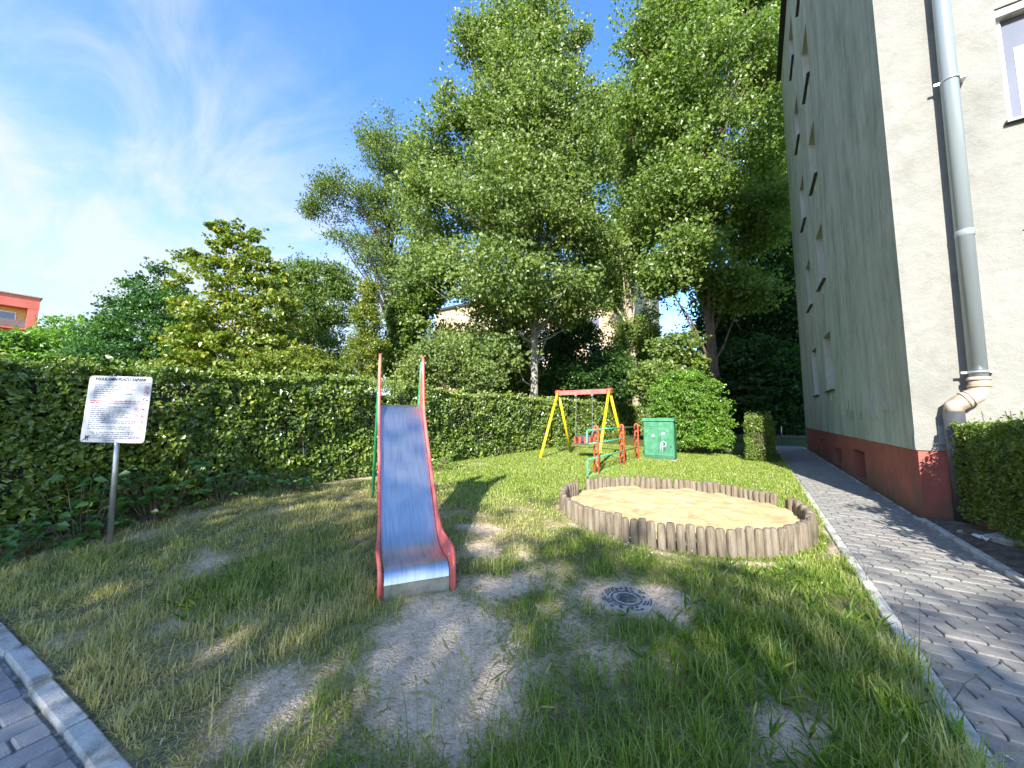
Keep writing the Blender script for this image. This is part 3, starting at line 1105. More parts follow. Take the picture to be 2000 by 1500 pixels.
# ------------------------------------------------------------------ barrier
bar = empty('barrier', (-2.72, 7.24, 0.075), 0, 'low barrier of red hooped posts and green rails by the sandbox', 'barrier')
HBAR = 0.99
for k, yy in enumerate((0.0, 1.72, 3.03)):
    for dx in (-.042, .042):
        pass
    pts = [(-.042, yy, -.15), (-.042, yy, HBAR - .05), (-.036, yy, HBAR - .02), (-.02, yy, HBAR), (0, yy, HBAR + .008), (.02, yy, HBAR), (.036, yy, HBAR - .02), (.042, yy, HBAR - .05), (.042, yy, -.15)]
    p_ = MB().tube(pts, 0.021, 8).build('post', mt['worn_red'], bar)
    for zz in (.25, .52, .78):
        MB().box(-.04, .04, yy - .012, yy + .012, zz, zz + .05).build('spacer', mt['worn_red'], p_)
zr = (0.05, 0.365, 0.66, 0.925)
for z in zr:
    MB().tube([(0, -.44, z), (0, 3.06, z)], 0.018, 8).build('rail', mt['rail_green'], bar)
for z0, z1 in ((zr[0], zr[1]), (zr[2], zr[3])):
    MB().tube([(0, -.44, z0), (0, -.468, z0 + .01), (0, -.48, z0 + .04), (0, -.48, z1 - .04), (0, -.468, z1 - .01), (0, -.44, z1)], 0.019, 8).build('end_loop', mt['rail_green'], bar)

# ------------------------------------------------------------------ utility cabinet
mt['cab'] = surf('cabinet_green', (0.022, 0.13, 0.062), (0.04, 0.175, 0.088), 5, 0.5, c3=(0.07, 0.225, 0.13))
mt['cab_dark'] = surf('cabinet_dark_green', (0.02, 0.085, 0.05), (0.03, 0.11, 0.065), 4, 0.5)
mt['spray_white'] = surf('white_spray', (0.42, 0.5, 0.46), (0.5, 0.56, 0.52), 30, 0.8)
mt['spray_dark'] = surf('dark_spray', (0.025, 0.10, 0.07), (0.03, 0.13, 0.085), 30, 0.7)
mt['spray_pale'] = surf('pale_smear', (0.06, 0.22, 0.13), (0.09, 0.26, 0.16), 30, 0.8)
cab = empty('utility_cabinet', (-2.265, 10.95, 0.085), R(1.5), 'dark green two-door utility cabinet with white graffiti in front of the leafy bush', 'cabinet')
MB().box(-.40, .40, -.18, .22, .10, 1.06, .02).build('body', mt['cab'], cab)
MB().box(-.43, .43, -.20, .24, -.12, .02).build('concrete_base', mt['concrete'], cab)
MB().box(-.395, .395, -.185, .22, .02, .10).build('plinth', mt['cab_dark'], cab)
ld = MB()
ld.add([(-.425, -.215, 1.06), (.425, -.215, 1.06), (.425, .25, 1.06), (-.425, .25, 1.06), (-.425, -.215, 1.10), (.425, -.215, 1.10), (.425, .25, 1.10), (-.425, .25, 1.10),
        (-.37, -.17, 1.145), (.37, -.17, 1.145), (.37, .2, 1.145), (-.37, .2, 1.145)],
       [(3, 2, 1, 0), (0, 1, 5, 4), (1, 2, 6, 5), (2, 3, 7, 6), (3, 0, 4, 7), (4, 5, 9, 8), (5, 6, 10, 9), (6, 7, 11, 10), (7, 4, 8, 11), (8, 9, 10, 11)])
ld.build('lid', mt['cab'], cab)
for x0, x1 in ((-.375, -.008), (.008, .375)):
    d_ = MB().box(x0, x1, -.20, -.182, .125, 1.035, .006).build('door', mt['cab'], cab)
    if x0 > 0:
        MB().box(x0 + .03, x0 + .055, -.216, -.201, .52, .66).build('handle', mt['cab_dark'], d_)
yg = -.2035
gr = MB()
gr.tube([(.10, yg, .22), (.105, yg, .40), (.10, yg, .50)], 0.011, 5)
gr.tube([(.10, yg, .36), (.16, yg, .37), (.195, yg, .42), (.185, yg, .48), (.14, yg, .515), (.09, yg, .50), (.06, yg, .45), (.05, yg, .40)], 0.010, 6)
gr.tube([(.06, yg, .42), (.05, yg, .33), (.055, yg, .27)], 0.010, 5)
gr.build('graffiti_tag', mt['spray_white'], cab)
for x, z, rx, rz, mm in ((-.13, .66, .045, .032, 'spray_white'), (.13, .73, .04, .03, 'spray_white'), (.24, .80, .04, .035, 'spray_pale'), (.03, .85, .035, .03, 'spray_pale'), (.12, .87, .03, .025, 'spray_pale'),
                         (.12, .43, .05, .05, 'spray_dark')):
    n_ = 12
    ol = [(x + rx * math.cos(2 * math.pi * k / n_) * random.uniform(.8, 1.15), z + rz * math.sin(2 * math.pi * k / n_) * random.uniform(.8, 1.15)) for k in range(n_)]
    MB().add([(a, -.2015, b) for a, b in ol], [tuple(range(n_))]).build('spray_blot', mt[mm], cab)
dr = MB()
for k in range(16):
    x = random.uniform(.02, .36)
    z = random.uniform(.16, .42)
    dr.box(x, x + random.uniform(.01, .035), -.2022, -.2008, z, z + random.uniform(.05, .2))
o_ = dr.build('spray_drips', mt['spray_dark'], cab)
o_['kind'] = 'stuff'
sm_ = MB()
for a, b in (((-.33, .70), (-.23, .80)), ((-.30, .93), (-.05, .92)), ((-.2, .84), (-.12, .90))):
    sm_.tube([(a[0], -.2025, a[1]), (b[0], -.2025, b[1])], 0.012, 4)
o_ = sm_.build('pale_scuffs', mt['spray_pale'], cab)
o_['kind'] = 'stuff'

# ------------------------------------------------------------------ sandbox
mt['log'] = surf('weathered_log', (0.085, 0.066, 0.043), (0.155, 0.122, 0.082), 14, 0.92, bump=0.9, bscale=40, stretch=(3, 3, 0.35), c3=(0.20, 0.17, 0.125))
mt['log_b'] = surf('weathered_log_grey', (0.10, 0.08, 0.054), (0.175, 0.142, 0.10), 12, 0.92, bump=0.9, bscale=40, stretch=(3, 3, 0.35), c3=(0.225, 0.195, 0.15))
mt['playsand'] = surf('play_sand', (0.36, 0.245, 0.105), (0.47, 0.335, 0.16), 5, 1.0, bump=1.0, bscale=30, c3=(0.50, 0.37, 0.19), detail=9)
SC, SR = (-0.935, 5.11), 1.375
sbx = empty('sandbox', (SC[0], SC[1], 0), 0, 'round sandbox edged with short upright weathered wooden posts', 'sandbox')
log_meshes = []
for k in range(6):
    rr = 0.0425 * (0.95 + .025 * k)
    n_ = 9
    vs, fs = [], []
    levels = [(-.18, 1.0), (.10, 1.01), (.195, 1.0), (.222, .93), (.236, .78), (.24, .5)]
    for z, s_ in levels:
        for q_ in range(n_):
            a = 2 * math.pi * q_ / n_ + k
            r_ = rr * s_ * (1 + .05 * math.sin(3 * a + k))
            vs.append((r_ * math.cos(a), r_ * math.sin(a), z))
    for a in range(len(levels) - 1):
        for q_ in range(n_):
            j = (q_ + 1) % n_
            fs.append((a * n_ + q_, a * n_ + j, (a + 1) * n_ + j, (a + 1) * n_ + q_))
    fs.append(tuple((len(levels) - 1) * n_ + q_ for q_ in range(n_)))
    me = MB().add(vs, fs, True).mesh('log')
    me.materials.append(mt['log' if k % 2 else 'log_b'])
    log_meshes.append(me)
n_log = 103
for k in range(n_log):
    a = 2 * math.pi * k / n_log
    deg = math.degrees(a)
    if 164.0 < deg < 174.0 or 29.3 < deg < 35.0:
        continue
    rj = SR + random.gauss(0, .005)
    lx, ly = rj * math.cos(a), rj * math.sin(a)
    z0 = float(terrain(SC[0] + lx, SC[1] + ly))
    link('log', random.choice(log_meshes), None, sbx, (lx, ly, 0.02 + 0.4 * z0 + random.gauss(0, .009)),
         (random.gauss(0, .024), random.gauss(0, .024), random.uniform(0, 6.28)), (random.uniform(.86, 1.08), random.uniform(.86, 1.08), 1))
vs, fs = [(0, 0, 0)], []
rings, seg = 44, 128
for i_ in range(1, rings + 1):
    for q_ in range(seg):
        a = 2 * math.pi * q_ / seg
        r_ = (SR - .01) * i_ / rings
        vs.append((r_ * math.cos(a), r_ * math.sin(a), 0))
vs = np.array(vs)
rr = np.hypot(vs[:, 0], vs[:, 1])
vs[:, 2] = 0.125 + 0.055 * (1 - (rr / SR) ** 2) + 0.08 * (fbm(vs[:, 0], vs[:, 1], 1.6, 51) - .5) + 0.06 * (fbm(vs[:, 0], vs[:, 1], 5, 52) - .5) - 0.03 * sstep(.62, .75, fbm(vs[:, 0], vs[:, 1], 4.5, 54, 2)) + 0.03 * (fbm(vs[:, 0], vs[:, 1], 12, 53, 2) - .5)
for q_ in range(seg):
    fs.append((0, 1 + q_, 1 + (q_ + 1) % seg))
for i_ in range(rings - 1):
    for q_ in range(seg):
        j = (q_ + 1) % seg
        a0, b0 = 1 + i_ * seg, 1 + (i_ + 1) * seg
        fs.append((a0 + q_, b0 + q_, b0 + j, a0 + j))
sand_o = MB().add(vs.tolist(), fs, True).build('sand', mt['playsand'], None, (SC[0], SC[1], 0))
tag(sand_o, 'yellow play sand heaped inside the round sandbox', 'sand', None, 'stuff')

# ------------------------------------------------------------------ manhole cover
mt['iron'] = surf('cast_iron', (0.05, 0.048, 0.044), (0.10, 0.095, 0.085), 30, 0.85, bump=0.5, bscale=120, c3=(0.28, 0.25, 0.21))
mh = empty('manhole_cover', (-0.785, 2.595, float(terrain(-.785, 2.595)) + .004), R(20), 'cast iron manhole cover half buried in pale sand near the sandbox', 'manhole cover')
mh.scale = (.86, .86, .8)
MB().lathe([(.205, -.03), (.205, .002), (.195, .006)], 40).build('plate', surf('dusty_iron', (0.30, 0.27, 0.23), (0.5, 0.45, 0.38), 8, 0.95), mh)
rg = MB()
for r0, r1 in ((.118, .108), (.075, .066)):
    rg.lathe([(r0, .0055), (r0, .013), (r1, .013), (r1, .0055)], 36)
    rg.f.pop()
    rg.s.pop()
rg.build('raised_ring', mt['iron'], mh)
lug = MB()
for rad_, nn in ((.183, 30), (.163, 26), (.142, 22)):
    for k in range(nn):
        a = 2 * math.pi * (k + (rad_ * 100 % 1)) / nn
        if random.random() < .34:
            continue
        c_, s_ = math.cos(a), math.sin(a)
        l_, w_ = .0125, .006
        p = [(rad_ * c_ + u * l_ * -s_ + v * w_ * c_, rad_ * s_ + u * l_ * c_ + v * w_ * s_) for u, v in ((-1, -1), (1, -1), (1, 1), (-1, 1))]
        lug.prism(p, .004, .013)
o_ = lug.build('tread_lugs', mt['iron'], mh)
o_['kind'] = 'stuff'
md = MB().lathe([(.056, .005), (.056, .012)], 28)
for k in range(5):
    md.box(-.045 + k * .02, -.037 + k * .02, -.03, .03, .0125, .016)
md.build('centre_boss', mt['iron'], mh)

# ------------------------------------------------------------------ rules sign
mt['sign_white'] = surf('sign_face', (0.46, 0.475, 0.50), (0.49, 0.50, 0.52), 3, 0.75, spec=0.15)
mt['ink'] = surf('dark_ink', (0.03, 0.035, 0.05), rough=.9, spec=.1)
mt['ink_grey'] = surf('small_print', (0.10, 0.115, 0.155), rough=.9, spec=.1)
mt['ink_red'] = surf('red_ink', (0.50, 0.06, 0.09), rough=.9, spec=.1)
sg = empty('sign', (-5.09, .905, .05), YAW + R(1), 'white rules notice board on a thin galvanised post in front of the hedge', 'sign')
sg.rotation_euler = (R(-1.5), R(-2.6), YAW + R(1))
MB().tube([(0, .02, -.2), (0, .02, 1.60)], 0.022, 12).build('post', mt['chrome'], sg)
ol = []
bw_, bz0, bz1, cr = .302, .96, 1.60, .03
for cx_, cz_, a0 in ((bw_ - cr, bz1 - cr, 0), (-bw_ + cr, bz1 - cr, 90), (-bw_ + cr, bz0 + cr, 180), (bw_ - cr, bz0 + cr, 270)):
    for k in range(5):
        a = R(a0 + 22.5 * k)
        ol.append((cx_ + cr * math.cos(a), cz_ + cr * math.sin(a)))
n_ = len(ol)
bd = MB().add([(x, -.006, z) for x, z in ol] + [(x, -.002, z) for x, z in ol],
              [tuple(range(n_ - 1, -1, -1)), tuple(range(n_, 2 * n_))] + [(i_, (i_ + 1) % n_, n_ + (i_ + 1) % n_, n_ + i_) for i_ in range(n_)])
board = bd.build('board', mt['sign_white'], sg)
for z in (1.08, 1.5):
    MB().box(-.05, .05, -.001, .045, z, z + .025).build('bracket', mt['zinc'], sg)


def text_part(body, size, x, z, mat, parent, name, yy=-.0075, bold=0.0):
    cu = bpy.data.curves.new('t', 'FONT')
    cu.body = body
    cu.size = size
    cu.align_x = 'CENTER'
    cu.offset = bold
    ob = bpy.data.objects.new('t', cu)
    COL.objects.link(ob)
    bpy.context.view_layer.update()
    me = bpy.data.meshes.new_from_object(ob.evaluated_get(bpy.context.evaluated_depsgraph_get()))
    bpy.data.objects.remove(ob)
    me.materials.clear()
    return link(name, me, mat, parent, (x, yy, z), (R(90), 0, 0))


text_part('REGULAMIN PLACU ZABAW', .038, .0, 1.555, mt['ink'], board, 'heading', bold=.0014)


def words_line(mb, x0, x1, z, h, seed):
    rs = random.Random(seed)
    x = x0
    while x < x1 - .01:
        w = rs.uniform(.012, .05)
        w = min(w, x1 - x)
        # a word: an x-height bar broken into letters
        xl = x
        while xl < x + w - .003:
            lw = rs.uniform(.0035, .0055)
            mb.quad((xl, -.0072, z), (xl + lw, -.0072, z), (xl + lw, -.0072, z + h * rs.choice((.7, .7, 1.0))), (xl, -.0072, z + h * .75))
            xl += lw + .0018
        x += w + .008


txt = MB()
MB().quad((-.27, -.0071, 1.537), (.285, -.0071, 1.537), (.285, -.0071, 1.539), (-.27, -.0071, 1.539)).build('rule_line', mt['ink_grey'], board)
lines = [(-.24, .02, 1.507), (-.24, .10, 1.486), (-.24, .16, 1.465), (-.24, .02, 1.444), (-.24, .13, 1.423), (-.24, -.10, 1.402), (-.24, -.09, 1.381),
         (-.24, .13, 1.295), (-.24, .05, 1.276), (-.24, .10, 1.257), (-.245, .14, 1.238), (-.245, .10, 1.219), (-.245, .16, 1.200), (-.245, -.05, 1.181),
         (-.25, .17, 1.162), (-.25, .17, 1.143), (-.25, -.14, 1.124), (-.25, .15, 1.105), (-.25, .11, 1.086),
         (-.22, .25, 1.052), (-.20, .23, 1.034), (-.26, .28, 1.016), (-.26, .27, .998), (-.09, .02, .978)]
for k, (a, b, z) in enumerate(lines):
    words_line(txt, a, b, z, .0105, 100 + k)
o_ = txt.build('small_print', mt['ink_grey'], board)
o_['kind'] = 'stuff'
rd = MB()
words_line(rd, -.26, .23, 1.352, .0115, 1)
words_line(rd, -.26, .25, 1.332, .0115, 2)
o_ = rd.build('red_warning_print', mt['ink_red'], board)
o_['kind'] = 'stuff'


def pictogram(x, z, r_):
    mb = MB()
    n_ = 20
    vs = []
    for k in range(n_):
        a = 2 * math.pi * k / n_
        vs += [(x + r_ * math.cos(a), -.0072, z + r_ * math.sin(a)), (x + (r_ - .0035) * math.cos(a), -.0072, z + (r_ - .0035) * math.sin(a))]
    fs = [(2 * k, 2 * k + 1, (2 * k + 3) % (2 * n_), (2 * k + 2) % (2 * n_)) for k in range(n_)]
    mb.add(vs, fs)
    d = r_ * .7
    mb.quad((x - d, -.0074, z + d - .004), (x - d, -.0074, z + d), (x + d, -.0074, z - d + .004), (x + d, -.0074, z - d))
    p = mb.build('pictogram', mt['ink_red'], board)
    f = MB()
    for k in range(4):
        xx, zz = x + random.uniform(-.5, .3) * r_, z + random.uniform(-.5, .3) * r_
        f.quad((xx, -.0071, zz), (xx + .006, -.0071, zz), (xx + .008, -.0071, zz + .006), (xx + .001, -.0071, zz + .008))
    f.build('figure', mt['ink'], p)


for x, z in ((.262, 1.49), (.262, 1.435), (.19, 1.275), (.252, 1.275), (.19, 1.218), (.252, 1.218), (.19, 1.16), (.252, 1.16), (.252, 1.10)):
    pictogram(x, z, .024)
lg = MB()
for a, b in (((-.275, .975), (-.235, 1.015)), ((-.262, 1.012), (-.222, 1.010)), ((-.25, 1.0), (-.245, .975)), ((-.24, 1.005), (-.225, .975)), ((-.258, 1.02), (-.25, 1.026))):
    lg.tube([(a[0], -.0075, a[1]), (b[0], -.0075, b[1])], .003, 4)
lg.build('logo', mt['ink'], board)
fg = MB()
fg.tube([(.245, -.0075, 1.37), (.245, -.0075, 1.385), (.255, -.0075, 1.392)], .003, 4)
fg.tube([(.268, -.0075, 1.372), (.285, -.0075, 1.372)], .004, 4)
fg.build('logo', mt['ink'], board)
sp_ = MB()
for k in range(4):
    words_line(sp_, .15, .27 - .02 * (k % 2), 1.012 - .012 * k - .002, .006, 40 + k)
o_ = sp_.build('red_stamp', mt['ink_red'], board)
o_['kind'] = 'stuff'

board.rotation_euler = (0, R(4), 0)
board.location = (-1.28 * math.sin(R(4)), 0, 1.28 * (1 - math.cos(R(4))))

# small notice at the far end of the path
ns = empty('sign', (1.02, 22.6, 0.0), R(2), 'tiny white notice plate on a thin post at the far end of the path', 'sign')
MB().tube([(0, .01, -.1), (0, .01, 1.22)], 0.025, 8).build('post', mt['chrome'], ns)
plate = MB().box(-.30, .18, -.02, -.012, .95, 1.24).build('plate', mt['sign_white'], ns)
for k in range(2):
    mb = MB()
    words_line(mb, -.24, .12, 1.12 - .07 * k, .03, 70 + k)
    for i_, v in enumerate(mb.v):
        mb.v[i_] = (v[0], -.0215, v[2])
    o_ = mb.build('small_print', mt['ink_grey'], plate)
    o_['kind'] = 'stuff'

rubble = surf('old_concrete', (0.14, 0.135, 0.12), (0.22, 0.21, 0.19), 12, 0.95)
# low railing at the end of the lawn
fn = empty('fence', (-2.0, 29.5, 0), 0, 'low dark railing on a concrete strip in the shade beyond the lawn', 'fence')
MB().box(-7, 6, -.08, .08, -.05, .10).build('base_strip', rubble, fn)
for z in (.35, .85):
    MB().box(-7, 6, -.015, .015, z, z + .03).build('rail', mt['pipe_black'], fn)
pk = MB().box(-.012, .012, -.03, -.016, .16, .95).mesh('picket')
pk.materials.append(mt['pipe_black'])
for k in range(60):
    link('picket', pk, None, fn, (-6.9 + k * .215, 0, 0))

# rubble in the bed beside the path
rub = surf('rubble_concrete', (0.22, 0.21, 0.19), (0.36, 0.35, 0.32), 12, 0.95, bump=0.8, bscale=70)


def block(name, label, loc, size, rot, mat, seed, cat='stone'):
    rs = random.Random(seed)
    n_ = 7
    ol = [(size[0] * math.cos(2 * math.pi * k / n_ + .3) * rs.uniform(.75, 1.1), size[1] * math.sin(2 * math.pi * k / n_ + .3) * rs.uniform(.75, 1.1)) for k in range(n_)]
    o = MB().prism(ol, 0, size[2], size[0] * .12, size[2] * .2).build(name, mat, None, loc, rot)
    return tag(o, label, cat)


blk_ = MB().box(-.19, .19, -.09, .09, -.03, .085, .012).build('concrete_block', rub, None, (2.0, 5.75, .03), (R(3), R(-4), R(50)))
tag(blk_, 'broken kerb block lying under the clipped hedge by the path', 'block')
block('stone', 'flat pale rubble piece beside the path kerb', (1.80, 6.0, .02), (.09, .07, .03), (0.1, 0, .4), mt['concrete'], 3)
block('stone', 'jagged dark rubble stone next to the broken kerb block', (2.02, 5.45, .02), (.07, .055, .06), (0, .1, 1.4), rub, 4)
block('stone', 'small rounded stone at the foot of the clipped hedge', (2.12, 5.22, .02), (.05, .045, .045), (0, .1, 2.4), mt['concrete'], 5)
wrap = []
for i_ in range(7):
    for j in range(6):
        wrap.append((-.11 + .037 * i_, -.08 + .032 * j, .03 + .035 * abs(math.sin(i_ * 2.1 + j * 1.3)) + random.uniform(0, .015)))
wfs = [(i_ * 6 + j, i_ * 6 + 6 + j, i_ * 6 + 7 + j, i_ * 6 + 1 + j) for i_ in range(6) for j in range(5)]
o_ = MB().add(wrap, wfs).build('plastic_wrapper', surf('clear_plastic', (0.55, 0.58, 0.56), (0.7, 0.72, 0.7), 20, 0.15, spec=0.8), None, (1.86, 5.72, .015), (0, 0, .5))
tag(o_, 'crumpled clear plastic wrapper lying beside the kerb', 'litter')


# ------------------------------------------------------------------ foliage machinery
def unit(v):
    return v / np.maximum(np.linalg.norm(v, axis=1, keepdims=True), 1e-9)


def leaf_arrays(c, a, n, L, W, fold=0.18):
    """diamond leaves: centres c, long axis a, normal n, length L, width W -> verts, quads"""
    a = unit(a)
    n = unit(n - a * np.sum(n * a, 1, keepdims=True))
    b = np.cross(n, a)
    L, W = L[:, None], W[:, None]
    v0 = c - a * L * .5
    v1 = c + b * W * .5 - a * L * .06 + n * W * fold
    v2 = c + a * L * .5 - n * L * .06
    v3 = c - b * W * .5 - a * L * .06 + n * W * fold
    v = np.stack([v0, v1, v2, v3], 1).reshape(-1, 3)
    m = len(c)
    i = np.arange(m)[:, None] * 4
    return v, np.concatenate([i, i + 1, i + 2, i + 3], 1)


def leaf_mesh(name, c, a, n, L, W, rnd, fold=0.18):
    v, f = leaf_arrays(c, a, n, L, W, fold)
    return fast_mesh(name, v, [f], {'rnd': np.repeat(rnd, 4)})


def clump_leaves(rng, centres, radii, per, flat=0.6, hang=0.25, outward=None):
    """leaves gathered round clump centres"""
    k = len(centres)
    idx = np.repeat(np.arange(k), per)
    m = len(idx)
    d = rng.normal(size=(m, 3))
    d = unit(d) * (rng.random((m, 1)) ** 0.45)
    off = d * radii[idx][:, None]
    off[:, 2] *= flat
    c = centres[idx] + off
    n = rng.normal(size=(m, 3)) * 0.55
    n[:, 2] += 0.45
    n[:, 1] -= 0.38
    n += d * 0.55
    a = rng.normal(size=(m, 3))
    a[:, 2] -= hang * 2
    return c, a, n, idx


BARK = {}


def bark(name, c1, c2, c3=None, stretch=(2, 2, .5)):
    if name not in BARK:
        BARK[name] = surf(name, c1, c2, 6, 0.95, bump=0.9, bscale=22, stretch=stretch, c3=c3)
    return BARK[name]


def tree(name, label, cat, key, n_leaf, L, mat, barkm, r_base, seed, rc=(.35, .7), per=46, limbs=34, flat=.62, lean=(0, 0), hang=.25, trunk_z=None, group=None, aspect=.8, shell=.5, gaps=.0):
    (bx_, by_), lobes = TREES[key]
    z0 = float(terrain(bx_, by_)) if abs(bx_) < 60 else 0.0
    root = empty(name, (bx_, by_, z0 - .05), 0, label, cat, group)
    rng = np.random.default_rng(seed)
    area = np.array([l[3] * l[4] + .15 * l[3] ** 2 for l in lobes])
    share = area / area.sum()
    cen, rad = [], []
    for l, s_ in zip(lobes, share):
        k = max(3, int(round(n_leaf * s_ / per)))
        d = unit(rng.normal(size=(k, 3)))
        rr_ = shell + (1.05 - shell) * rng.random((k, 1)) ** .7
        p = d * rr_ * np.array([l[3], l[3], l[4]]) + np.array([l[0], l[1], l[2] - z0])
        cen.append(p)
        rad.append(rng.uniform(rc[0], rc[1], k) * min(1.0, .55 + .5 * min(l[3], l[4] * 1.4)))
    cen, rad = np.concatenate(cen), np.concatenate(rad)
    cen[:, 2] = np.maximum(cen[:, 2], .35)
    if gaps > 0:                                      # openings between the boughs, so that the crown reads in layers
        f1 = 2.2 / max(.8, float(np.mean(rad)) * 3.2)
        w_ = np.sin(f1 * cen[:, 0] + seed) + np.sin(f1 * 1.13 * cen[:, 1] + 2 * seed) + np.sin(f1 * 1.5 * cen[:, 2] + .6 * f1 * cen[:, 0] + 3 * seed)
        ok_ = w_ > np.quantile(w_, gaps)
        cen, rad = cen[ok_], rad[ok_] * (1 + .25 * (w_[ok_] > 1.0))
    c, a, n, idx = clump_leaves(rng, cen, rad, per, flat, hang)
    # stray sprigs so that the outline stays ragged
    m2 = len(cen) // 2
    pick = rng.integers(0, len(cen), m2)
    spr = cen[pick] + unit(rng.normal(size=(m2, 3))) * (rad[pick] * 1.5)[:, None]
    c2, a2, n2, i2 = clump_leaves(rng, spr, np.full(m2, .16) * (L / .1) ** .5, max(5, per // 7), .7, hang)
    c, a, n = np.concatenate([c, c2]), np.concatenate([a, a2]), np.concatenate([n, n2])
    m = len(c)
    Ls = L * rng.uniform(.65, 1.25, m)
    shade = np.clip(rng.normal(.5, .22, m) + np.concatenate([rng.normal(0, .12, len(cen))[idx], rng.normal(.05, .1, m2)[i2]]), 0, 1)
    crown = link('crown', leaf_mesh('crown', c, a, n, Ls, Ls * aspect, shade), mat, root)
    crown['kind'] = 'stuff'
    # trunk and limbs
    top = max(l[2] + l[4] * .5 for l in lobes) - z0
    if trunk_z:
        top = trunk_z
    tl = max(lobes, key=lambda l: l[2])
    mb = MB()
    pts, rds = [], []
    for k in range(9):
        t = k / 8
        w = t ** 1.6
        pts.append((tl[0] * w * .8 + lean[0] * math.sin(math.pi * t) + .06 * math.sin(5 * t + seed), tl[1] * w * .8 + lean[1] * math.sin(math.pi * t) + .06 * math.cos(4 * t + seed), top * t))
        rds.append(max(.012, r_base * (1.18 if k == 0 else 1) * (1 - t) ** .8))
    mb.tube(pts, rds, 10)
    sel = rng.permutation(len(cen))[:limbs]
    for s_ in sel:
        e = Vector(cen[s_])
        hz = min(max(e.z * rng.uniform(.45, .8), .12 * top), top * .93)
        t = hz / top
        b0 = Vector((float(np.interp(t, [k / 8 for k in range(9)], [p[0] for p in pts])), float(np.interp(t, [k / 8 for k in range(9)], [p[1] for p in pts])), hz))
        mid = b0.lerp(e, .5) + Vector((rng.normal(0, .12), rng.normal(0, .12), .12 * (e - b0).length * rng.uniform(-.2, 1)))
        q1 = b0.lerp(mid, .5) + Vector((rng.normal(0, .05), rng.normal(0, .05), rng.normal(0, .05)))
        r0 = max(.008, min(r_base * .36, .018 * (e - b0).length + .012) * (1 - .6 * t))
        mb.tube([b0, q1, mid, e], [r0, r0 * .8, r0 * .5, .004], 5, caps=False)
        for q_ in range(2):
            f_ = mid.lerp(e, rng.uniform(.1, .6))
            mb.tube([f_, f_ + Vector(rng.normal(0, .35, 3)) * min(1, rad[s_] * 1.6)], [r0 * .4, .003], 4, caps=False)
    mb.build('trunk', barkm, root)
    return root


